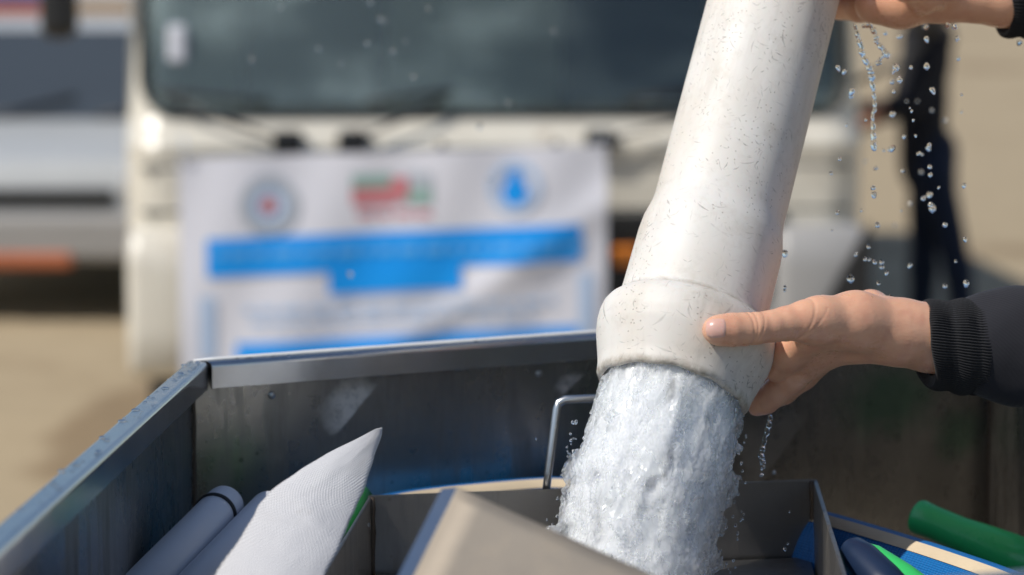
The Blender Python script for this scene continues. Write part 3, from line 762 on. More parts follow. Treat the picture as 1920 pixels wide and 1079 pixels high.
# ------------------------------------------------------------------ grey pipes lying in the tank
def small_pipe(p0, p1, r, band, label):
    r_ = empty('thin_pipe', p1.to_2d().to_3d()); d = (p1-p0).normalized(); L = (p1-p0).length
    bm = bmesh.new()
    loop_ = [(r*.80, .004), (r*.90, .0005), (r*.97, .002), (r, .006), (r, L), (r*.85, L), (r*.85, .02)]
    add_lathe(bm, loop_, 40, axis_matrix(p0, d), True)
    world_child(bm_obj('pipe_body', bm, M['grey_pvc'], None, True), r_)
    if band:
        bm = bmesh.new(); add_lathe(bm, [(r+.0002, .024), (r+.0014, .0245), (r+.0018, .0265), (r+.0014, .0285), (r+.0002, .029)], 40, axis_matrix(p0, d), False)
        world_child(bm_obj('ring_band', bm, M['rubber'], None, True), r_)
    tag(r_, label, 'pipe', 'thin pipes lying in the tank'); return r_
small_pipe(at(424, 944, 2.43), at(200, 1170, 2.18), .0172, True, 'thin pale pipe with a black ring lying against the left tank wall')
small_pipe(at(508, 952, 2.44), at(300, 1170, 2.21), .0165, False, 'thin pale plain pipe lying between the ringed pipe and cloth bag')

# ------------------------------------------------------------------ blue hose roll with a cream band
zt = 1.205
top_path = [on_z(*q, zt) for q in ((690, 935), (750, 922), (840, 910), (1000, 896), (1090, 896), (1230, 902), (1390, 920), (1555, 962), (1700, 1004), (1830, 1046), (1930, 1082), (2060, 1130), (2200, 1190))]
top_path = catmull(top_path, 8)
hose = empty('blue_hose', (top_path[60]).to_2d().to_3d()); tag(hose, 'blue woven flat hose with a cream band curving behind the steel box', 'hose')
W2, H2 = .034, .086
def oval(bm, pts, w2, h2, a0, a1, seg_, grow=0.0, closed=True):
    uvl = bm.loops.layers.uv.new('UVMap'); rings = []; n = len(pts)
    for i, p in enumerate(pts):
        t_ = pts[min(i+1, n-1)]-pts[max(i-1, 0)]; t_.z = 0; t_.normalize(); side_ = Vector((t_.y, -t_.x, 0))  # towards the camera side
        taper = min(1.0, .35+i/6.0)
        c = p-Vector((0, 0, h2)); ring = []
        cnt = seg_ if closed else seg_+1
        for k in range(cnt):
            a = a0+(a1-a0)*k/seg_
            ring.append(bm.verts.new(c+side_*(math.cos(a)*(w2+grow)*taper)+Vector((0, 0, math.sin(a)*(h2+grow)*(.9+.1*taper)))))
        rings.append(ring)
    for i, (r0, r1) in enumerate(zip(rings, rings[1:])):
        m = len(r0)
        for k in range(m if closed else m-1):
            f = bm.faces.new((r0[k], r0[(k+1) % m], r1[(k+1) % m], r1[k])); f.smooth = True
            for lp, (a, b) in zip(f.loops, ((k, i), (k+1, i), (k+1, i+1), (k, i+1))): lp[uvl].uv = (b*.0125, a*.38/seg_)
    if closed: bm.faces.new(rings[0]); bm.faces.new(rings[-1][::-1])
bm = bmesh.new(); oval(bm, top_path, W2, H2, 0, 2*math.pi, 40); world_child(bm_obj('hose_body', bm, M['blue_weave']), hose)
bm = bmesh.new(); oval(bm, top_path, W2, H2, math.radians(65), math.radians(80), 6, .0010, False)
world_child(bm_obj('edge_band', bm, M['cream_band']), hose)

# ------------------------------------------------------------------ green and navy plastic floats
def bottle(name, p0, p1, prof, m, label, group=None, cat='plastic tube'):
    d = p1-p0; L = d.length; bm = bmesh.new()
    add_lathe(bm, [(r, s*L) for r, s in prof], 36, axis_matrix(p0, d), True)
    o = bm_obj(name, bm, m, None, True); tag(o, label, cat, group); return o
GP = [(.004, .0), (.012, .004), (.0155, .016), (.0165, .035), (.0155, .12), (.0160, .30), (.0185, .45), (.0205, .62), (.0200, 1.0)]
bottle('green_tube', at(1716, 966, 2.60), at(2010, 1092, 2.50), GP, M['green_plastic'], 'bright green plastic tube with rounded end beside the blue hose', 'green plastic tubes in the tank')
bottle('green_tube', at(668, 914, 2.50), at(655, 1010, 2.48), [(.004, 0), (.011, .02), (.0150, .12), (.0155, .4), (.015, 1)], M['dark_green_plastic'], 'green rounded tube end peeping out behind the white cloth bag', 'green plastic tubes in the tank')
bottle('green_tube', at(1610, 1030, 2.28), at(1800, 1170, 2.24), [(.002, 0), (.008, .02), (.0120, .12), (.0145, .4), (.015, 1)], M['green_plastic'], 'green tube partly under the dark navy tube at the tank bottom', 'green plastic tubes in the tank')
bottle('navy_tube', at(1590, 1022, 2.26), at(1720, 1165, 2.18), [(.002, 0), (.007, .012), (.0115, .06), (.0150, .2), (.017, .5), (.017, 1)], M['navy_plastic'], 'dark navy plastic tube lying below the blue hose')

# ------------------------------------------------------------------ white lorry facing the camera (local x right, y backwards)
YAW = math.radians(3.5)
tp_ = at(935, 540, 8.42)
truck = empty('water_truck', (tp_.x, tp_.y+.03, 0), YAW)
tag(truck, 'cream white lorry cab facing us with a banner across its grille', 'truck')
HW, RC = 1.10, .13
def setb(z): return 0.0 if z < 1.12 else (.05*(z-1.12)/.085 if z < 1.205 else .05+.17*(z-1.205))
def ring_pts(hw, rc, y0, y1, seg_=6):
    out = []
    for cx, cy, a0 in ((-hw+rc, y0+rc, math.pi), (hw-rc, y0+rc, 1.5*math.pi), (hw-.05, y1-.05, 0), (-hw+.05, y1-.05, .5*math.pi)):
        r = rc if cy < y0+rc+.001 else .05
        for k in range(seg_+1):
            a = a0+math.pi/2*k/seg_; out.append((cx+r*math.cos(a), cy+r*math.sin(a)))
    return out
def loft(levels):
    bm = bmesh.new(); rings = [[bm.verts.new((x, y, z)) for x, y in ring_pts(hw, rc, y0, y1)] for z, hw, rc, y0, y1 in levels]
    for a, b in zip(rings, rings[1:]):
        n = len(a)
        for i in range(n): bm.faces.new((a[i], a[(i+1) % n], b[(i+1) % n], b[i]))
    bm.faces.new(rings[0][::-1]); bm.faces.new(rings[-1]); bmesh.ops.recalc_face_normals(bm, faces=bm.faces)
    return bm
zl = [.62, .70, .90, 1.08, 1.12, 1.14, 1.17, 1.205, 1.4, 1.7, 2.0, 2.1, 2.28, 2.36]
def lv(z, o):
    extra = .0 if z < 2.2 else .06*(z-2.2)/.16
    lip = .008 if 1.11 <= z <= 1.145 else 0
    return (z, HW-o-extra-(.03*max(0, z-1.2)), max(.03, RC-o*.6), setb(z)+o+extra-lip, 1.95-o-extra)
outer = loft([lv(z, 0) for z in zl]); me_o = bpy.data.meshes.new('cab_shell'); outer.to_mesh(me_o); outer.free()
inb = loft([(.74,)+lv(.74, .05)[1:]]+[lv(z, .05) for z in (1.0, 1.3, 1.7, 2.1)]+[(2.3,)+lv(2.22, .05)[1:]]); me_i = bpy.data.meshes.new('i'); inb.to_mesh(me_i); inb.free()
WZ0, WZ1, WHW, WR = 1.215, 2.08, 1.045, .11
def rr_poly(x0, x1, z0, z1, r, n=6):
    out = []
    for cx, cz, a0 in ((x1-r, z1-r, 0), (x0+r, z1-r, .5*math.pi), (x0+r, z0+r, math.pi), (x1-r, z0+r, 1.5*math.pi)):
        for k in range(n+1):
            a = a0+math.pi/2*k/n; out.append((cx+r*math.cos(a), cz+r*math.sin(a)))
    return out
def prism_mesh(poly, a, b, axis):
    bm = bmesh.new()
    mk = (lambda p, t: (p[0], t, p[1])) if axis == 'y' else (lambda p, t: (t, p[0], p[1]))
    A = [bm.verts.new(mk(p, a)) for p in poly]; B = [bm.verts.new(mk(p, b)) for p in poly]; n = len(poly)
    bm.faces.new(A); bm.faces.new(B[::-1])
    for i in range(n): bm.faces.new((A[i], B[i], B[(i+1) % n], A[(i+1) % n]))
    bmesh.ops.recalc_face_normals(bm, faces=bm.faces); me = bpy.data.meshes.new('c'); bm.to_mesh(me); bm.free(); return me
def boolean(me, cutters):
    o = link(bpy.data.objects.new('tmp', me)); cs = []
    for c in cutters:
        co = link(bpy.data.objects.new('tmpc', c)); md = o.modifiers.new('b', 'BOOLEAN'); md.operation = 'DIFFERENCE'; md.solver = 'EXACT'; md.object = co; cs.append(co)
    dg = bpy.context.evaluated_depsgraph_get(); out = bpy.data.meshes.new_from_object(o.evaluated_get(dg))
    for q in cs+[o]: bpy.data.objects.remove(q)
    return out
side_poly = rr_poly(.38, 1.30, 1.24, 2.02, .08)
shell = boolean(me_o, [me_i, prism_mesh(rr_poly(-WHW, WHW, WZ0, WZ1, WR), -.3, .45, 'y'), prism_mesh(side_poly, -1.4, 1.4, 'x')])
put('cab_shell', shell, M['cream_paint'], truck)
for x in (-1, 1):
    box('side_window', M['dark_glass'], truck, x*1.075-.004, x*1.075+.004, .36, 1.32, 1.22, 2.04, 0)
def yfront(x, z, o=0.0):
    hw = HW-(.03*max(0, z-1.2)); b = max(0.0, abs(x)-(hw-RC)); return setb(z)+o+RC-math.sqrt(max(0, RC*RC-min(b, RC)**2))
bm = bmesh.new(); nU, nV = 40, 24; G1 = []
for j in range(nV+1):
    z = WZ0-.008+(WZ1-WZ0+.016)*j/nV; dz = min(z-(WZ0-.008), (WZ1+.008)-z); hwz = WHW+.008
    if dz < WR: hwz -= WR-math.sqrt(max(0, WR*WR-(WR-dz)**2))
    G1.append([bm.verts.new(((2*i/nU-1)*hwz, yfront((2*i/nU-1)*hwz, z, .012), z)) for i in range(nU+1)])
for j in range(nV):
    for i in range(nU): bm.faces.new((G1[j][i], G1[j][i+1], G1[j+1][i+1], G1[j+1][i]))
gl = bm_obj('windscreen', bm, M['windscreen'], truck, True); md = gl.modifiers.new('t', 'SOLIDIFY'); md.thickness = .005
seal = [Vector((x, yfront(x, z, -.006), z)) for x, z in rr_poly(-WHW-.006, WHW+.006, WZ0-.004, WZ1+.006, WR, 10)]
seal_d = []
for a, b in zip(seal, seal[1:]+seal[:1]):
    n = max(1, int((b-a).length/.06))
    for k in range(n):
        p = a.lerp(b, k/n); seal_d.append(Vector((p.x, yfront(p.x, p.z, -.004), p.z)))
tube('window_seal', M['rubber'], truck, seal_d+[seal_d[0]], .010, 8, cap=False)
# interior
box('dashboard', M['dash'], truck, -1.0, 1.0, .12, .42, .95, 1.20, .04)
for x in (-.55, .55):
    st_ = box('seat', M['seat_fabric'], truck, x-.25, x+.25, .95, 1.45, .85, 1.02, .05)
    box('seat_back', M['seat_fabric'], truck, x-.25, x+.25, 1.40, 1.55, 1.02, 1.75, .06)
wm = axis_matrix((.52, .52, 1.30), (0, -.8, .55)); wp = [wm @ Vector((.22*math.cos(a), .22*math.sin(a), 0)) for a in [2*math.pi*k/28 for k in range(29)]]
tube('steering_wheel', M['black_plastic'], truck, wp, .016, 8, cap=False)
# paper slip standing behind the left of the glass
box('sticker', M['print_white'], truck, -.972, -.920, yfront(-.945, 1.42)-.004, yfront(-.945, 1.42)+.05, 1.365, 1.475, .01)
box('paper_tray', M['print_grey'], truck, .45, .95, .16, .34, 1.203, 1.235, .01)
for z in (1.06, .93): box('panel_seam', M['dark_grille'], truck, -1.05, 1.05, -.0015, .03, z-.004, z+.004, .001)
# wipers: pivots on the scuttle, blades lying along the glass
for px_, tip in ((-.62, -.98), (-.43, -.15), (.30, .86)):
    yb = yfront(px_, 1.14, -.03)
    wi = box('wiper_base', M['black_plastic'], truck, px_-.045, px_+.045, yb-.02, yb+.03, 1.10, 1.17, .015)
    tx = tip; tz = 1.270 if tip != .86 else 1.30
    pts = [Vector((px_, yb-.02, 1.14)), Vector((px_+(tx-px_)*.5, yfront(px_, 1.2, -.06), 1.20)), Vector((tx, yfront(tx, tz, -.03), tz))]
    tube('wiper_arm', M['black_plastic'], truck, pts, .007, 8)
    bl = [Vector((px_+(tx-px_)*q, yfront(px_+(tx-px_)*q, tz, -.015), 1.245+(tz-1.235)*q)) for q in (.15, .4, .7, 1.08)]
    tube('wiper_blade', M['rubber'], truck, bl, .007, 8)
# small hinge covers on the scuttle panel
for x in (-.68, .68): box('scuttle_bolt', M['weld'], truck, x*.25-.01, x*.25+.01, -.02, .02, 1.115, 1.135, .004)
# lower front: grille recess, lamps, bumper with tall corner pieces
box('grille', M['dark_grille'], truck, -.86, .86, -.015, .02, .66, .92, .008)
for k in range(5): box('grille_bar', M['black_plastic'], truck, -.84, .84, -.028, -.014, .70+.045*k, .715+.045*k, .004)
for x in (-1, 1):
    h_ = box('headlight', M['lamp_glass'], truck, x*.70-.11, x*.70+.11, -.045, .01, .70, .86, .03)
for sx_ in (-1, 1):
    bm = bmesh.new()
    add_prism(bm, [(.55, .50), (.02, .43), (-.10, .46), (-.13, .56), (-.12, .80), (-.07, .885), (.30, .885), (.55, .84)], sx_*.955-.135, sx_*.955+.135, .035, 3)
    o_ = bm_obj('bumper_corner', bm, M['grey_paint'] if sx_ > 0 else M['cream_paint'], truck)  # right corner's shade is put in as a grey colour
    for f in o_.data.polygons: f.use_smooth = True
box('bumper', M['grey_paint'], truck, -.81, .81, -.115, .05, .44, .64, .03)
o_ = box('indicator', M['amber'], truck, .335, .415, -.05, -.02, .765, .825, .012)
bm = bmesh.new(); tri = [(1.085, .90), (1.085, .50), (.86, .50), (.93, .62)]  # black wedge added for the shade in the wheel-arch cut
ta = [bm.verts.new((x, -.155, z)) for x, z in tri]; tb = [bm.verts.new((x, -.120, z)) for x, z in tri]; bm.faces.new(ta); bm.faces.new(tb[::-1])
for i in range(4): bm.faces.new((ta[i], tb[i], tb[(i+1) % 4], ta[(i+1) % 4]))
bm_obj('arch_shade', bm, M['rubber'], truck)
box('number_plate', M['print_white'], truck, -.26, .26, -.122, -.116, .48, .59, .002)
# mirrors on arms
for sx_ in (-1, 1):
    mr = box('mirror', M['black_plastic'], truck, sx_*1.29-.055, sx_*1.29+.055, .05, .15, 1.435, 1.86, .035)
    md_ = tube('mirror_arm', M['black_plastic'], truck, [(sx_*1.06, .12, 1.98), (sx_*1.20, .12, 2.02), (sx_*1.29, .10, 1.96), (sx_*1.29, .10, 1.84)], .014, 8)
    if sx_ > 0: tube('mirror_arm', M['black_plastic'], truck, [(sx_*1.08, .12, 1.30), (sx_*1.22, .12, 1.36), (sx_*1.29, .10, 1.42), (sx_*1.29, .10, 1.50)], .010, 8)
    box('door_handle', M['black_plastic'], truck, sx_*1.10-.012, sx_*1.10+.012, 1.05, 1.20, 1.08, 1.12, .008)
# wheel arches, wheels, chassis, tank body
def wheel(parent, x, y, r, w_, sgn):
    Mx = Matrix.Translation((x, y, r+.002)) @ Matrix.Rotation(math.pi/2*sgn, 4, 'Y')
    bm = bmesh.new(); add_lathe(bm, [(r*.56, -w_/2), (r*.9, -w_/2), (r*.98, -w_*.38), (r, -w_*.2), (r, w_*.2), (r*.98, w_*.38), (r*.9, w_/2), (r*.56, w_/2)], 36, Mx); ty = bm_obj('wheel', bm, M['tyre'], parent, True)
    bm = bmesh.new(); add_lathe(bm, [(r*.56, w_*.2), (r*.57, w_*.505), (r*.50, w_*.50), (r*.44, w_*.25), (r*.16, w_*.28), (r*.14, w_*.46), (r*.02, w_*.47)], 28, Mx); rm = bm_obj('rim', bm, M['grey_paint'], parent, True); rm.parent = ty
    return ty
for x in (-1, 1):
    bm = bmesh.new(); add_prism(bm, [(.56, .70), (.62, .98), (.80, 1.06), (1.35, 1.06), (1.52, .98), (1.58, .62), (1.63, .62), (1.58, 1.02), (1.38, 1.11), (.78, 1.11), (.57, 1.03), (.51, .70)], x*.96-.12, x*.96+.12, 0)
    bm_obj('wheel_arch', bm, M['dark_grille'], truck); wheel(truck, x*.95, 1.07, .46, .26, x); wheel(truck, x*.95, 5.6, .46, .30, x)
    box('chassis_rail', M['dark_grille'], truck, x*.42-.05, x*.42+.05, .2, 7.6, .58, .74, .01)
tk = box('cargo_tank', M['white_paint'], truck, -1.02, 1.02, 2.25, 7.7, .85, 2.75, .30, 5)
for f in tk.data.polygons: f.use_smooth = True
for y in (2.7, 4.2, 5.7, 7.2): box('tank_saddle', M['dark_grille'], truck, -.9, .9, y-.05, y+.05, .745, .90, .01)

# ------------------------------------------------------------------ banner tied over the truck's grille
yaw_m = Matrix.Translation(truck.location) @ Matrix.Rotation(YAW, 4, 'Z')
ban = empty('banner', tuple(yaw_m @ Vector((-.312, -.16, 0)))); ban.rotation_euler = (0, 0, YAW)
tag(ban, 'white printed cloth banner with blue headline bands tied across the truck front', 'banner')
BX0, BX1, BZ0, BZ1 = -.6185, .6185, -.02, .68           # banner's own frame: z measured from .43
def bsurf(x, z, lift=0.0):
    t_ = (x-BX0)/(BX1-BX0); hgt = (z-BZ0)/(BZ1-BZ0)
    d = (x-.30)*.55-(z-.30)*.83                          # across a diagonal fold shaped in so the lower right falls darker
    y = .05*max(0.0, d)*1.25+.006*math.sin(x*9+z*5)+.004*math.sin(x*21-z*8)+.018*(t_**8)-.012*(1-t_)**6
    y += -.010*math.exp(-((d)/.05)**2)+.012*(1-hgt)*math.sin(x*6+1)
    return Vector((x, -.012+y-lift, z+.437+.026*x+.012*math.sin(x*2.2)*(1-hgt)))
def patch(name, m, x0, x1, z0, z1, lift, parent, nx=None):
    nx = nx or max(2, int((x1-x0)/.02)); nz_ = max(2, int((z1-z0)/.02)); bm = bmesh.new()
    Gp = [[bm.verts.new(bsurf(x0+(x1-x0)*i/nx, z0+(z1-z0)*j/nz_, lift)) for i in range(nx+1)] for j in range(nz_+1)]
    for j in range(nz_):
        for i in range(nx): bm.faces.new((Gp[j][i], Gp[j][i+1], Gp[j+1][i+1], Gp[j+1][i]))
    return bm_obj(name, bm, m, parent, True)
sheet = patch('cloth_sheet', M['banner'], BX0, BX1, BZ0, BZ1, 0, ban)
def bx(px): return BX0+(px-338)/(1136-338)*(BX1-BX0)
def bz(py, px=740):
    sl_ = (py-(290-15*(px-338)/798)); return BZ1-sl_/645.0
def pp(name, m, px0, px1, py0, py1, lift=.004):
    c = (px0+px1)/2; return patch(name, m, bx(px0), bx(px1), bz(py1, c), bz(py0, c), lift, ban)
pp('headline_band', M['print_blue'], 388, 1088, 432, 502)
pp('headline_band', M['print_blue'], 614, 862, 498, 545, .006)
pp('headline_band', M['print_blue'], 440, 1082, 627, 692)
pp('side_strip', M['print_paleblue'], 374, 402, 545, 660); pp('side_strip', M['print_paleblue'], 1084, 1110, 520, 650)
for k, (a, b, y) in enumerate(((455, 1040, 566), (470, 1000, 590))):
    x = a
    while x < b:
        w_ = random.uniform(18, 46); pp('text_line', M['print_paleblue'], x, min(b, x+w_), y, y+11); x += w_+9
x = 405
while x < 1060:
    w_ = random.uniform(16, 44); pp('text_line', M['print_midblue'], x, x+w_, 458, 474, .007); x += w_+10
for x_ in (BX0+.02, BX1-.02): tube('tie_cord', M['print_grey'], ban, [bsurf(x_, BZ1-.015, .004), bsurf(x_, BZ1+.02, .012), Vector((x_*1.02, .05, 1.165))], .004, 6)
def disc(name, m, px, py, r, r_in, lift):
    bm = bmesh.new(); n = 40; cx, cz = bx(px), bz(py, px); k = (BX1-BX0)/798
    A = [bm.verts.new(bsurf(cx+r*k*math.cos(2*math.pi*i/n), cz+r*k*math.sin(2*math.pi*i/n), lift)) for i in range(n)]
    if r_in > 0:
        B = [bm.verts.new(bsurf(cx+r_in*k*math.cos(2*math.pi*i/n), cz+r_in*k*math.sin(2*math.pi*i/n), lift)) for i in range(n)]
        for i in range(n): bm.faces.new((A[i], A[(i+1) % n], B[(i+1) % n], B[i]))
    else: bm.faces.new(A)
    return bm_obj(name, bm, m, ban)
disc('round_emblem', M['print_grey'], 504, 378, 55, 38, .005); disc('round_emblem', M['print_red'], 503, 378, 14, 0, .005); disc('round_emblem', M['print_paleblue'], 504, 378, 34, 20, .005)
pp('flag_print', M['print_green'], 658, 735, 325, 350); pp('flag_print', M['print_red'], 658, 742, 350, 380); pp('flag_print', M['print_grey'], 758, 806, 322, 352); pp('flag_print', M['print_green'], 758, 806, 352, 380)
pp('flag_print', M['print_red'], 732, 762, 330, 370, .007)
for a, b in ((668, 700), (706, 730), (738, 770), (776, 806)): pp('text_line', M['print_red'], a, b, 394, 404)
disc('round_emblem', M['print_paleblue'], 962, 352, 50, 36, .005); disc('round_emblem', M['print_blue'], 962, 362, 24, 0, .006); pp('figure_print', M['print_blue'], 950, 974, 322, 355, .008)

# ------------------------------------------------------------------ pale car parked behind on the left
cp = on_z(20, 604, 0)
car = empty('parked_car', (cp.x, cp.y, 0)); tag(car, 'silver white car with orange lamp parked facing us behind the truck', 'car')
bm = bmesh.new(); add_prism(bm, [(.02, .36), (.0, .50), (.03, .66), (.12, .74), (1.15, .86), (3.9, .90), (4.2, .80), (4.25, .45), (4.1, .30), (.2, .30)], -.84, .84, .06, 3)
o_ = bm_obj('body_shell', bm, M['silver_paint'], car); 
for f in o_.data.polygons: f.use_smooth = True
bm = bmesh.new(); add_prism(bm, [(1.15, .84), (1.85, 1.30), (2.1, 1.335), (3.2, 1.32), (3.95, .88)], -.72, .72, .05, 3); bm_obj('cabin', bm, M['silver_paint'], car)
def slab(name, m, pts, th, parent):
    bm = bmesh.new(); p = [Vector(q) for q in pts]; n = (p[1]-p[0]).cross(p[2]-p[0]).normalized()
    a = [bm.verts.new(q) for q in p]; b = [bm.verts.new(q-n*th) for q in p]; bm.faces.new(a); bm.faces.new(b[::-1]); k = len(p)
    for i in range(k): bm.faces.new((a[i], b[i], b[(i+1) % k], a[(i+1) % k]))
    return bm_obj(name, bm, m, parent)
slab('windscreen', M['dark_glass'], [(-.68, 1.155, .865), (.68, 1.155, .865), (.62, 1.80, 1.285), (-.62, 1.80, 1.285)], .02, car)
for x in (-1, 1):
    slab('side_window', M['dark_glass'], [(x*.735, 1.42, .90), (x*.735, 3.6, .92), (x*.70, 3.1, 1.26), (x*.70, 1.95, 1.26)], .03*x, car)
    box('headlight', M['lamp_glass'], car, x*.66-.14, x*.66+.14, -.02, .10, .58, .70, .03)
    box('indicator', M['orange_paint'], car, x*.52-.30, x*.52+.30, -.035, .02, .345, .43, .02) if x < 0 else box('indicator', M['orange_paint'], car, -.15, .30, -.085, -.03, .255, .325, .02)
    box('mirror', M['white_paint'], car, x*.93-.09, x*.93+.09, 1.35, 1.47, .88, 1.0, .03)
    wheel(car, x*.74, .75, .29, .19, x); wheel(car, x*.74, 3.45, .29, .19, x)
box('bumper', M['grey_paint'], car, -.85, .85, -.06, .10, .28, .50, .035)
box('grille', M['dark_grille'], car, -.48, .48, -.015, .03, .53, .61, .01)
for x in (-.3, .25): tube('wiper_arm', M['black_plastic'], car, [(x, 1.10, .875), (x+.2, 1.2, .915), (x+.42, 1.28, .97)], .012, 6)

# ------------------------------------------------------------------ flat lorry with orange side boards far behind
lp_ = on_z(60, 190, 0)
lor = empty('flatbed_lorry', (lp_.x, lp_.y, 0)); tag(lor, 'far lorry with orange side boards and pale load beyond the car', 'lorry')
box('load_bed', M['grey_paint'], lor, -4.0, 2.6, -1.1, 1.1, .62, .78, .02)
for k in range(3): box('side_board', M['orange_paint'] if k < 2 else M['wood'], lor, -4.0+2.2*k, -1.83+2.2*k, -1.15, -1.10, .80, 1.12, .01)
for k, (m_, h_) in enumerate((('white_paint', .75), ('blue_tarp', .62), ('white_paint', .95), ('blue_tarp', .8), ('white_paint', .7), ('blue_tarp', .66))):
    box('load_crate', M[m_], lor, -3.9+1.08*k, -2.88+1.08*k, -1.0, .9, .785, 1.2+h_, .04)
for x in (-3.2, -2.2, 1.6):
    for y in (-.95, .95):
        Mx = Matrix.Translation((x, y, .45)) @ Matrix.Rotation(math.pi/2, 4, 'X'); bm = bmesh.new()
        add_lathe(bm, [(.2, -.13), (.40, -.13), (.45, -.08), (.45, .08), (.40, .13), (.2, .13)], 28, Mx); bm_obj('wheel', bm, M['tyre'], lor, True)
box('cab', M['white_paint'], lor, 2.7, 4.3, -1.1, 1.1, .5, 2.4, .1, 3)
box('side_window', M['dark_glass'], lor, 2.95, 3.9, -1.112, -1.09, 1.5, 2.15, .01)

# ------------------------------------------------------------------ person holding the pipe
def A3(px, py, D): return np.array(at(px, py, D))
def gripping_hand_low():
    lo = np.minimum.reduce([A3(1385, 800, 2.27), A3(1385, 800, 2.52), A3(1300, 520, 2.27)])-.01
    hi = np.maximum.reduce([A3(1940, 500, 2.53), A3(1940, 500, 2.27), A3(1940, 800, 2.52)])+.01
    F = Field(lo, hi, .00105)
    P = lambda px, py, D, r: (A3(px, py, D), r*.001)
    F.chain([P(1935, 652, 2.383, 23), P(1820, 642, 2.378, 24), P(1760, 632, 2.374, 26), P(1690, 622, 2.368, 25.5)], .008)
    F.chain([P(1935, 652, 2.390, 23), P(1820, 642, 2.392, 24), P(1760, 630, 2.395, 26), P(1650, 608, 2.402, 24)], .008)
    F.chain([P(1800, 648, 2.385, 27), P(1730, 634, 2.383, 25), P(1690, 626, 2.382, 23)], .010)
    # thenar and thumb
    F.chain([P(1690, 622, 2.368, 25.5), P(1605, 602, 2.350, 23), P(1535, 601, 2.333, 18.2), P(1506, 603, 2.325, 16.4)], .010)
    F.chain([P(1506, 603, 2.325, 16.2), P(1475, 607, 2.319, 13.6), P(1448, 612, 2.3135, 12.4), P(1418, 616, 2.3085, 12.7)], .004)
    F.chain([P(1418, 616, 2.3085, 12.7), P(1396, 617.5, 2.307, 13.3), P(1372, 619, 2.303, 13.2), P(1350, 619.5, 2.3005, 12.2), P(1342, 619, 2.2998, 11.0)], .003)
    # metacarpals
    F.chain([P(1680, 627, 2.370, 24), P(1565, 645, 2.388, 18.5)], .010)
    F.chain([P(1680, 622, 2.390, 23), P(1553, 650, 2.422, 18.0)], .010)
    F.chain([P(1670, 615, 2.410, 22), P(1545, 643, 2.447, 17.0)], .010)
    F.chain([P(1655, 603, 2.424, 21), P(1555, 628, 2.470, 16.0)], .010)
    F.cap(A3(1632, 583, 2.440), A3(1600, 590, 2.450), .0185, .016, .008)
    F.chain([P(1540, 622, 2.355, 15), P(1505, 668, 2.386, 14.5)], .012)
    F.chain([P(1565, 620, 2.368, 18), P(1530, 665, 2.392, 15)], .012)
    F.chain([P(1512, 636, 2.350, 12.5), P(1478, 664, 2.370, 11.5), P(1456, 694, 2.388, 10.5)], .010)
    # index: straight along the pipe edge, tip at the mouth
    F.chain([P(1560, 648, 2.398, 16.5), P(1522, 676, 2.396, 13.8), P(1484, 708, 2.402, 12.6), P(1455, 735, 2.411, 11.4), P(1436, 752, 2.417, 10.6), P(1420, 762, 2.424, 8.6)], .0045)
    # middle, ring, little finger curl behind the pipe
    F.chain([P(1553, 654, 2.422, 15.5), P(1505, 703, 2.430, 12.8), P(1470, 733, 2.436, 11.4), P(1440, 750, 2.449, 10.2), P(1414, 752, 2.460, 8.8)], .0035)
    F.chain([P(1545, 645, 2.447, 15), P(1482, 698, 2.462, 11.8), P(1440, 716, 2.474, 10.6), P(1395, 720, 2.477, 9.4), P(1372, 718, 2.474, 8.4)], .003)
    F.chain([P(1553, 628, 2.470, 14), P(1490, 664, 2.490, 10.4), P(1445, 678, 2.498, 9.4), P(1405, 682, 2.496, 8.4)], .003)
    v, f = F.mesh(); v = smooth_verts(v, f, 3, .5)
    # skin folds at the thumb joints and the wrist
    def fold(c, dirv, wd, dep, ext):
        c = np.array(c); dv = np.array(dirv); dv = dv/np.linalg.norm(dv)
        t = (v-c) @ dv; r = np.linalg.norm(v-c-np.outer(t, dv), axis=1)
        return np.exp(-(t/wd)**2)*dep*(r < ext)
    thd = A3(1345, 619, 2.30)-A3(1448, 612, 2.3195)
    me = np_mesh('body', v, f); nrm = np.zeros(len(v)*3, np.float32); me.vertices.foreach_get('normal', nrm); nrm = nrm.reshape(-1, 3)
    tilt_ = np.array([0, 0, 1.0])
    off = np.zeros(len(v))
    for px, d_, w_ in ((1403, .0006, .0010), (1410, .0005, .0008), (1421, .0004, .0009)):
        c = A3(px, 617, 2.305); off += fold(c, thd+tilt_*.010*(px-1405)/10, w_, d_, .03)
    c = A3(1487, 604, 2.33); off += fold(c, thd+np.array([.012, 0, .02]), .0013, .0004, .03)
    c = A3(1494, 604, 2.33); off += fold(c, thd+np.array([.02, 0, .03]), .0010, .0003, .03)
    near = np.linalg.norm(v-A3(1670, 620, 2.39), axis=1)
    for px, d_ in ((1668, .00025), (1682, .0002)):
        off += fold(A3(px, 620, 2.41), A3(1690, 620, 2.4)-A3(1600, 605, 2.4), .0015, d_, .05)
    lump = vnoise(v[:, 0]*160, v[:, 1]*160, v[:, 2]*160, 4)*.00012+vnoise(v[:, 0]*60, v[:, 1]*60, v[:, 2]*60, 5)*.0003
    v = v-nrm*off[:, None]+nrm*lump[:, None]
    bpy.data.meshes.remove(me)
    return v, f
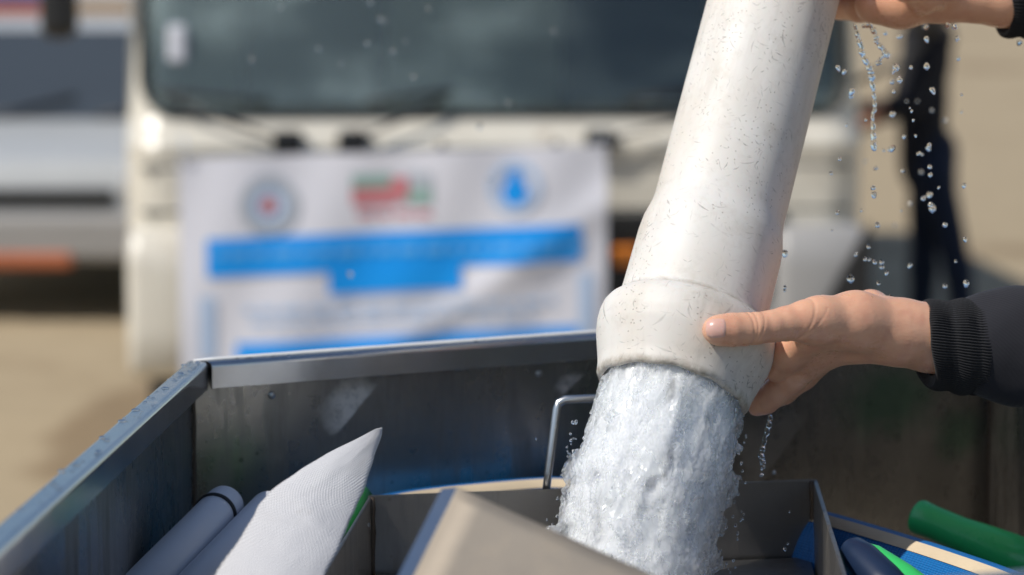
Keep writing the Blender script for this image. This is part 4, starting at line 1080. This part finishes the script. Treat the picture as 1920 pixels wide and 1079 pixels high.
def gripping_hand_high():
    P = lambda px, py, D, r: (A3(px, py, D), r*.001)
    F = Field(np.minimum(A3(1440, 90, 2.38), A3(1440, 90, 2.66))-.01, np.maximum(A3(2010, -190, 2.66), A3(2010, -190, 2.38))+.01, .0013)
    F.chain([P(1990, 2, 2.58, 29), P(1880, 2, 2.555, 22.5), P(1770, -3, 2.545, 20.5)], .008)
    F.chain([P(1990, -10, 2.60, 27), P(1880, -8, 2.575, 21.5), P(1760, -8, 2.56, 20)], .008)
    F.chain([P(1770, -3, 2.545, 20), P(1690, 8, 2.535, 20.5), P(1640, 8, 2.535, 18)], .010)
    F.chain([P(1770, -20, 2.555, 21), P(1680, -35, 2.55, 21), P(1640, -45, 2.55, 19)], .010)
    F.chain([P(1760, -20, 2.545, 20), P(1700, -60, 2.53, 20), P(1660, -75, 2.53, 18)], .010)
    # thumb side: a rounded base in the sun, thumb over the front of the pipe
    F.chain([P(1765, -12, 2.53, 16), P(1732, -4, 2.512, 13), P(1700, -28, 2.485, 14), P(1640, -62, 2.445, 12.5), P(1580, -84, 2.425, 11.5), P(1540, -92, 2.418, 10)], .006)
    # fingers behind the pipe
    for dy, dD, k in ((10, .0, 1), (-35, .006, 1.05), (-80, .006, 1), (-118, 0, .9)):
        F.chain([P(1650, dy, 2.545+dD, 15*k), P(1612, dy+6, 2.565+dD, 12.5*k), P(1575, dy+4, 2.592+dD, 11*k), P(1530, dy-4, 2.604+dD, 10*k), P(1490, dy-14, 2.596+dD, 8.5*k)], .0035)
    v, f = F.mesh(); return smooth_verts(v, f, 3, .5), f
def blob(lo, hi, h, chains, noise=0.0, nf=14, sm=2, cuts=()):
    F = Field(lo, hi, h)
    for pts, k in chains: F.chain([(np.array(p, float), r) for p, r in pts], k)
    for p, r in cuts: F.cap(p, p, r, r, .005, True)
    v, f = F.mesh(); v = smooth_verts(v, f, sm, .5)
    if noise:
        me = np_mesh('t', v, f); n = np.zeros(len(v)*3, np.float32); me.vertices.foreach_get('normal', n); n = n.reshape(-1, 3); bpy.data.meshes.remove(me)
        v = v+n*(vnoise(v[:, 0]*nf, v[:, 1]*nf*1.6, v[:, 2]*nf, 3)*noise)[:, None]
    return v, f
def join(parts):
    V, Fs, n = [], [], 0
    for v, f in parts: V.append(v); Fs.append(f+n); n += len(v)
    return np.concatenate(V), np.concatenate(Fs)
def head_shape(c, fx, fy, h):
    """head centred at c facing (fx, fy)"""
    c = np.array(c); fw = np.array([fx, fy, 0.0]); sd = np.array([-fy, fx, 0.0]); up = np.array([0, 0, 1.0])
    q = lambda a, b, d: c+fw*a+sd*b+up*d
    ch = [([(q(-.025, 0, .035), .083), (q(.02, 0, .03), .077)], .02), ([(q(.03, 0, -.02), .062), (q(.055, 0, -.075), .034)], .03),
          ([(q(-.035, 0, -.06), .056), (q(-.055, 0, -.19), .058)], .02), ([(q(.095, 0, .01), .008), (q(.112, 0, -.022), .013)], .012),
          ([(q(.088, -.018, -.056), .008), (q(.088, .018, -.056), .008)], .008),
          ([(q(.085, -.04, .025), .012), (q(.085, .04, .025), .012)], .014)]
    for s in (-1, 1):
        ch.append(([(q(-.005, .078*s, .012), .013), (q(-.012, .082*s, -.018), .010)], .006)); ch.append(([(q(.078, .032*s, .005), .013), (q(.078, .033*s, .005), .013)], .006))
    return blob(c-np.array([.17, .17, .26]), c+np.array([.17, .17, .16]), h, ch), [q(.082, .033*s, .005) for s in (-1, 1)], ([([(q(-.03, 0, .045), .088), (q(.005, 0, .062), .078)], .02), ([(q(-.045, 0, -.02), .072), (q(-.05, 0, .02), .078)], .02)], c)

hl = gripping_hand_low(); hh = gripping_hand_high()
LW, RW = A3(1740, 630, 2.384), A3(1890, 0, 2.565)
LE, RE = np.array([.62, 2.40, 1.27]), np.array([.70, 2.70, 1.52])
LS, RS = np.array([.88, 2.36, 1.47]), np.array([.93, 2.76, 1.48])
HIP = np.array([1.00, 2.57, .95]); NECK = (LS+RS)/2+np.array([.02, 0, .04])
hc = NECK+np.array([-.02, 0, .22])
hd, eyes, hr = head_shape(hc, -.97, -.1, .006)
torso_core = blob(np.minimum(LS, HIP)-.25, np.maximum(RS, HIP)+np.array([.25, .25, .25]), .012, [
    ([(HIP, .12), (HIP+[-.02, 0, .25], .115), (NECK-[0, 0, .10], .12), (NECK+[0, 0, .06], .05)], .04), ([(LS, .055), (NECK-[0, 0, .06], .09), (RS, .055)], .04)])
arms_core = blob(np.array([.34, 2.1, 1.1]), np.array([1.1, 3.0, 1.75]), .008, [
    ([(A3(1940, 652, 2.386), .024), (LE, .040), (LS, .050)], .02), ([(A3(1985, -4, 2.59), .026), (RE, .040), (RS, .050)], .02)])
man = empty('person', (float(HIP[0]), float(HIP[1]), 0))
tag(man, 'person in black sweater gripping the white pipe with both hands', 'person')
bv, bf = join([hl, hh, hd, torso_core, arms_core])
body = put('body', np_mesh('body', bv, bf), M['skin'], None, True); world_child(body, man)
# thumb nail: sphere-traced onto the hand surface
from mathutils.bvhtree import BVHTree
tree = BVHTree.FromPolygons([Vector(p) for p in hl[0]], [list(map(int, q)) for q in hl[1]])
bm = bmesh.new(); NU, NV = 18, 16; gr = []
nc = (1342.0, 616.0)
for i in range(NU+1):
    row = []
    for j in range(NV+1):
        u = i/NU*2-1; v_ = j/NV*2-1
        wy_ = 18.5*(1-.30*max(0, -u)**3-.12*max(0, u)**4); xx = nc[0]+u*17.0-(2.8*(1-v_*v_) if u < 0 else -3.0*(1-v_*v_))*abs(u)**2; yy = nc[1]+v_*wy_-.05*(xx-nc[0])
        o_ = at(xx, yy, 2.0); hit = tree.ray_cast(o_, (o_-CAMP).normalized())
        
        for q in range(12):
            if hit[0] is not None: break
            xx += (nc[0]+6-xx)*.08; yy += (nc[1]-yy)*.08; o_ = at(xx, yy, 2.0); hit = tree.ray_cast(o_, (o_-CAMP).normalized())
        p = hit[0] if hit[0] is not None else at(xx, yy, 2.29)
        n_ = hit[1] if hit[1] is not None else -CAMF
        edge = min(1-abs(v_), 1-u if u > 0 else 9)
        lift = .00075*min(1, edge*6+.05)+(.0006*max(0, -u))-.00045
        row.append(bm.verts.new(p-CAMF*(.0004+lift)))
    gr.append(row)
for i in range(NU):
    for j in range(NV):
        f = bm.faces.new((gr[i][j], gr[i+1][j], gr[i+1][j+1], gr[i][j+1])); f.smooth = True
nail = bm_obj('thumb_nail', bm, M['nail'], None, True); md = nail.modifiers.new('s', 'SMOOTH'); md.iterations = 4; md.factor = .5
world_child(nail, man); nail.parent = body; nail.matrix_parent_inverse = body.matrix_world.inverted()
for e_ in eyes:
    bm = bmesh.new(); bmesh.ops.create_uvsphere(bm, u_segments=16, v_segments=10, radius=.0118); bmesh.ops.translate(bm, vec=Vector(e_)+Vector((-.004, 0, 0)), verts=bm.verts)
    eo = bm_obj('eye', bm, pmat('eye_white', (.7, .68, .66), .1, 0, .05), None, True); world_child(eo, man); eo.parent = body; eo.matrix_parent_inverse = body.matrix_world.inverted()
hairs = blob(hc-.2, hc+.2, .007, hr[0], .004, 60); world_child(put('hair', np_mesh('hair', *hairs), M['hair'], None, True), man)
sl_l = A3(1846, 652, 2.386); sl_r = A3(1948, 2, 2.572)
sv = blob(np.array([.36, 2.05, .78]), np.array([1.30, 3.05, 1.78]), .0065, [
    ([(HIP, .150), (HIP+[-.02, 0, .25], .140), (NECK-[0, 0, .12], .145), (NECK+[0, 0, .03], .075)], .05), ([(LS, .085), (NECK-[0, 0, .07], .11), (RS, .085)], .05),
    ([(sl_l, .0392), (A3(1885, 652, 2.386), .0425), (A3(1930, 653, 2.388), .0430), (A3(2030, 660, 2.395), .050), (LE, .062), (LS, .085)], .02), ([(sl_r, .036), (A3(2010, 0, 2.60), .043), (RE, .060), (RS, .085)], .02)], .0055, 24)
world_child(put('sweater', np_mesh('sweater', *sv), M['black_cloth'], None, True), man)
def cuff(p0, p1, r0, r1, sq, nr, slant=0.0):
    d = Vector(p1)-Vector(p0); L = d.length; Mx = axis_matrix(p0, d, CAMF); seg = nr*6; bm = bmesh.new(); rings = []
    sts = [(0.0, -.0035), (-.001, -.0012), (.0, .0), (.003, .0008)]+[(L*k/10, .001*math.sin(k*1.3)) for k in range(1, 10)]+[(L-.002, -.001), (L, -.004)]
    for s, dr in sts:
        ring = []
        for i in range(seg):
            a = 2*math.pi*i/seg; r = r0+(r1-r0)*s/L+dr+.0008*math.cos(nr*a+.6*math.sin(5*a))*(1 if dr > -.0008 else .35)+.0012*math.sin(3*a+s*40)
            ring.append(bm.verts.new(Mx @ Vector((r*math.cos(a)*sq, r*math.sin(a), s+.002*math.sin(2*a)+slant*max(0, -math.sin(a))**1.5*(1-s/L)))))
        rings.append(ring)
    rings.append([bm.verts.new(Mx @ Vector((.75*r0*math.cos(2*math.pi*i/seg)*sq, .75*r0*math.sin(2*math.pi*i/seg), .012))) for i in range(seg)])
    order = [rings[-1]]+rings[:-1]
    for a, b in zip(order, order[1:]):
        for i in range(seg): bm.faces.new((a[i], a[(i+1) % seg], b[(i+1) % seg], b[i]))
    world_child(bm_obj('ribbed_cuff', bm, M['black_knit'], None, True), man)
cuff(A3(1726, 642, 2.384), A3(1838, 653, 2.388), .0362, .0412, 1.20, 104, .012)
cuff(A3(1882, 4, 2.566), A3(1960, 2, 2.568), .0300, .0345, 1.22, 64)
def legs_of(hip, fx, fy, sp, h, kneeb=.02, r=1.0):
    sd = np.array([-fy, fx, 0.0]); fw = np.array([fx, fy, 0.0]); ch = [([(hip+[0, 0, .03], .130*r), (hip-[0, 0, .06], .128*r)], .03)]; feet = []
    for s, st_ in zip((-1, 1), sp):
        k = np.array([hip[0], hip[1], hip[2]*.53])+sd*.10*s*r+fw*(st_*.55+kneeb); a = np.array([hip[0], hip[1], .10])+sd*.10*s*r+fw*st_
        ch.append(([(hip+sd*.085*s*r-[0, 0, .05], .092*r), (k, .066*r), (a, .055*r)], .03)); feet.append((a, fw))
    return ch, feet
lc, feet = legs_of(HIP, -1, 0, (.05, -.08), .01)
world_child(put('trousers', np_mesh('trousers', *blob(np.array([.65, 2.2, .05]), np.array([1.3, 2.95, 1.12]), .011, lc, .005, 12)), M['jeans'], None, True), man)
def shoe(a, fw, parent, m):
    c = np.array([a[0], a[1], 0.0]); v, f = blob(c-[.24, .24, .0], c+[.24, .24, .14], .008, [([(c-fw*.055+[0, 0, .042], .038), (c+fw*.06+[0, 0, .036], .040), (c+fw*.145+[0, 0, .030], .032)], .015), ([(c+[0, 0, .05], .042), (c+[0, 0, .10], .044)], .02)])
    v[:, 2] = np.maximum(v[:, 2], .004); world_child(put('shoe', np_mesh('shoe', v, f), m, None, True), parent)
for a, fw in feet: shoe(a, fw, man, M['shoe'])

# ------------------------------------------------------------------ distant walking person
def walker(x, y, fx, fy):
    B = np.array([x, y, 0.0]); fw = np.array([fx, fy, 0.0]); sd = np.array([-fy, fx, 0.0]); r = .86
    hip = B+[0, 0, .90]; neck = B+[0, 0, 1.42]
    root = empty('person', (x, y, 0)); tag(root, 'person in black top and navy trousers standing on the sand beyond the truck', 'person')
    hd, eyes, hr = head_shape(neck+[0, 0, .22]+fw*.02, fx, fy, .012)
    sh = [neck+sd*.17*s-[0, 0, .05] for s in (-1, 1)]; el = [sh[0]+fw*.05-[0, 0, .27], sh[1]+fw*.10-[0, 0, .25]]; wr = [el[0]+fw*.20-[0, 0, .10], el[1]+fw*.24-[0, 0, .02]]
    hands = blob(B+np.array([-.55, -.55, .85]), B+np.array([.55, .55, 1.6]), .012, [([(neck+[0, 0, .08], .04), (neck-[0, 0, .1], .05)], .02)]+[([(neck-[0, 0, .1], .045), (sh[i], .035), (el[i], .032)], .01) for i in (0, 1)]+[([(el[i], .036), (wr[i], .030), (wr[i]+fw*.07-[0, 0, .01], .034)], .01) for i in (0, 1)]+
                 [([(wr[i]+fw*.08+sd*q-[0, 0, .01], .012), (wr[i]+fw*.135+sd*q*1.2-[0, 0, .03], .010)], .006) for i in (0, 1) for q in (-.027, -.009, .009, .027)]+[([(wr[i]+fw*.05+[0, 0, .02], .013), (wr[i]+fw*.09+[0, 0, .05], .011)], .006) for i in (0, 1)])
    bv, bf = join([hd, hands]); world_child(put('body', np_mesh('body', bv, bf), M['skin_dark'], None, True), root)
    world_child(put('hair', np_mesh('hair', *blob(hr[1]-.2, hr[1]+.2, .014, hr[0])), M['hair'], None, True), root)
    tp = blob(B+np.array([-.45, -.45, .75]), B+np.array([.45, .45, 1.6]), .013, [([(hip-[0, 0, .04], .098), (hip+fw*.02+[0, 0, .22], .090), (neck+fw*.0-[0, 0, .14], .084), (neck+[0, 0, .0], .06)], .04), ([(sh[0], .055), (neck-[0, 0, .08], .08), (sh[1], .055)], .04)]+
              [([(sh[i], .056), (el[i], .046), (el[i]+(wr[i]-el[i])*.3, .048)], .02) for i in (0, 1)], .006, 14)
    world_child(put('shirt', np_mesh('shirt', *tp), M['black_cloth'], None, True), root)
    lc, ft = legs_of(hip-fw*.02, fx, fy, (.02, -.15), .012, -.01, .80)
    world_child(put('trousers', np_mesh('trousers', *blob(B+np.array([-.45, -.45, .04]), B+np.array([.45, .45, 1.05]), .013, lc, .005, 12)), M['navy_cloth'], None, True), root)
    for a, f_ in ft: shoe(a, f_, root, M['shoe'])
pw = on_z(1728, 735, 0); walker(pw.x, pw.y, -.995, -.10)

# ------------------------------------------------------------------ trickles and flying drops
def trickle(pts, label, seed):
    rnd = random.Random(seed); path = catmull([at(px, py, D) for px, py, D, r in pts], 10); rr_ = []
    n = len(path)
    for i in range(n):
        q = i/(n-1)*(len(pts)-1); a = int(min(q, len(pts)-2)); r = pts[a][3]+(pts[a+1][3]-pts[a][3])*(q-a)
        rr_.append(r*.001*(.75+.5*abs(math.sin(i*.55+seed)))*rnd.uniform(.85, 1.15))
    path = [p+Vector((rnd.uniform(-1, 1), rnd.uniform(-1, 1), 0))*.0007 for p in path]
    rr_[0] *= .5; rr_[-1] *= .5
    bm = bmesh.new(); add_tube(bm, path, rr_, 12, up=Vector((0, 1, 0))); o = bm_obj('water_trickle', bm, M['clear_water'], None, True)
    md = o.modifiers.new('s', 'SUBSURF'); md.levels = 1; md.render_levels = 1; tag(o, label, 'water trickle')
HDp = 2.50
trickle([(1602, 44, HDp, 1.2), (1611, 75, HDp, 2.2), (1619, 105, HDp, 2.4), (1631, 128, HDp, 3.0), (1633, 143, HDp, 2.8), (1638, 172, HDp, 1.5), (1640, 200, HDp, 1.6), (1636, 222, HDp, 1.4), (1638, 250, HDp, 2.3), (1639, 284, HDp, 2.6)], 'long knotted water trickle falling from the upper hand beside the pipe', 1)
trickle([(1618, 50, HDp, 2.0), (1632, 48, HDp, 2.2), (1641, 66, HDp, 2.2), (1646, 82, HDp, 2.0), (1661, 100, HDp, 2.4), (1650, 110, HDp, 1.2), (1648, 123, HDp, 3.0)], 'short forked water trickle under the upper hand', 2)
trickle([(1445, 778, 2.43, 1.6), (1441, 800, 2.43, 2.2), (1434, 825, 2.43, 1.5), (1428, 852, 2.43, 2.3), (1431, 872, 2.43, 2.4), (1428, 882, 2.43, .9)], 'thin water trickle dripping off the lower hand fingertips', 3)
dm = []
for k in range(6):
    bm = bmesh.new(); bmesh.ops.create_icosphere(bm, subdivisions=3, radius=1.0)
    ax_ = Vector((random.uniform(.8, 1.1), random.uniform(.8, 1.1), random.uniform(.9, 1.4)))
    for q in bm.verts:
        n_ = .12*math.sin(q.co.x*3+k)+.10*math.sin(q.co.z*4+k*2); q.co = Vector((q.co.x*ax_.x, q.co.y*ax_.y, q.co.z*ax_.z))*(1+n_)
    me = bpy.data.meshes.new('water_drop'); bm.to_mesh(me); bm.free(); me.materials.append(M['drop_water']); me.polygons.foreach_set('use_smooth', [True]*len(me.polygons)); dm.append(me)
def drop(px, py, r, D, label, group):
    o = link(bpy.data.objects.new('water_drop', random.choice(dm))); o.location = at(px, py, D); s_ = r/FP*D; o.scale = (s_,)*3
    o.rotation_euler = (random.uniform(-.5, .5), random.uniform(-.5, .5), random.uniform(0, 6)); tag(o, label, 'water drop', group)
def dlabel(px, py, r):
    k = 'large' if r >= 6 else ('small' if r >= 4.5 else 'tiny')
    w_ = ('close beside the right edge of the white pipe' if px < 1600 else 'near the long trickle left of the distant person' if px < 1668 else
          ('in front of the bare sand' if px > 1768 else 'in front of the black shirt of the distant person' if py < 330 else 'in front of the distant navy trousers'))
    if py > 800: w_ = 'below the fingertips of the lower hand'
    return '%s clear water drop falling %s' % (k, w_)
near_d = [(1737, 52, 6), (1737, 74, 6), (1687, 69, 6), (1660, 62, 6), (1665, 103, 6), (1680, 128, 7), (1676, 134, 5), (1687, 150, 6.5), (1673, 153, 5), (1676, 172, 4.5), (1737, 125, 7), (1749, 170, 6.5), (1597, 172, 7.5), (1596, 180, 6), (1583, 135, 5.5), (1572, 128, 6), (1708, 127, 4), (1672, 215, 6), (1676, 214, 4), (1706, 203, 2.5), (1709, 209, 3), (1712, 226, 3), (1695, 257, 4), (1717, 255, 3), (1742, 273, 6), (1741, 279, 5), (1725, 287, 4), (1721, 289, 3), (1729, 290, 3), (1673, 279, 6), (1668, 280, 5), (1657, 282, 4), (1642, 316, 5), (1693, 321, 5), (1743, 313, 5), (1744, 328, 5), (1637, 353, 6), (1638, 366, 6), (1807, 348, 5), (1558, 325, 4), (1795, 73, 5), (1797, 110, 4), (1777, 48, 5), (1790, 50, 5.5), (1912, 80, 6), (1803, 178, 4), (1743, 366, 6), (1732, 372, 5), (1748, 391, 8), (1745, 384, 6), (1772, 422, 7), (1645, 422, 5), (1570, 399, 5), (1472, 476, 6.5), (1472, 539, 5), (1471, 545, 3.5), (1595, 523, 8), (1628, 463, 5), (1630, 487, 4), (1622, 486, 4), (1640, 492, 5), (1653, 492, 5.5), (1654, 501, 6), (1662, 512, 5), (1647, 531, 4), (1706, 498, 5), (1772, 537, 6), (1810, 449, 5), (1812, 532, 7), (1605, 478, 4), (1792, 490, 3), (1575, 298, 4), (1587, 235, 3), (1623, 225, 3), (1760, 352, 3), (1690, 395, 3), (1560, 432, 2.5), (1803, 210, 3), (1615, 395, 3), (1655, 560, 4), (1670, 556, 4), (1428, 891, 4), (1451, 886, 4)]
for px, py, r in near_d: drop(px, py, r*.86, 2.5+random.uniform(-.06, .10), dlabel(px, py, r), 'water drops falling below the upper hand')
far_d = [(1623, 302, 3), (1727, 323, 3.5), (1747, 207, 3), (1707, 382, 3.2), (1772, 225, 3), (1665, 103, 3), (1678, 422, 2.5), (1735, 50, 3.2), (1897, 543, 3), (1700, 190, 2.5), (1720, 190, 2.5)]
for px, py, r in far_d: drop(px, py, r, 3.05+random.uniform(-.1, .15), 'out of focus water drop floating in front of the distant person', 'blurred water drops beside the hands')
left_d = [(657, 515, 4.2), (900, 237, 4.4), (952, 193, 3.6), (737, 97, 3.2), (802, 17, 3.4), (775, 145, 3), (713, 37, 3), (722, 40, 2.8), (695, 5, 3), (760, 78, 2.6), (688, 82, 2.6), (597, 92, 2.6), (472, 112, 3), (526, 15, 3), (1038, 60, 2.8), (917, 336, 3), (640, 120, 2.4)]
for px, py, r in left_d: drop(px, py, r, 3.45+random.uniform(-.1, .2), 'tiny blurred water drop catching light in front of the truck', 'blurred water drops in front of the truck')
for px, py, r, D in ((1066, 893, 4, 2.33), (1062, 888, 2.5, 2.33), (1383, 1011, 2.5, 2.33), (1472, 1030, 3, 2.33), (1477, 1020, 2.5, 2.33), (1395, 965, 2.5, 2.34), (1082, 1000, 3, 2.3), (1045, 968, 2.5, 2.31), (1026, 975, 2, 2.3), (692, 984, 3, 2.4))+tuple((1100-42*((y_-700)/330.0)-random.uniform(2, 34)*(.3+.7*(y_-700)/330.0), y_, random.uniform(1.4, 3.2), 2.33) for y_ in [random.uniform(790, 1010) for k in range(26)])+tuple((1378-26*max(0, (y_-900)/180.0)+random.uniform(3, 26), y_, random.uniform(1.2, 2.8), 2.34) for y_ in [random.uniform(800, 1075) for k in range(22)])+((1005, 823, 2, 2.4), (1480, 960, 2, 2.35)):
    drop(px, py, r, D, '%s splash drop flying off the %s of the white stream' % ('tiny' if r < 2.2 else 'small', 'upper left side' if px < 1200 and py < 890 else 'lower left side' if px < 1200 else 'upper right side' if py < 890 else 'lower right side'), 'splash drops around the stream')
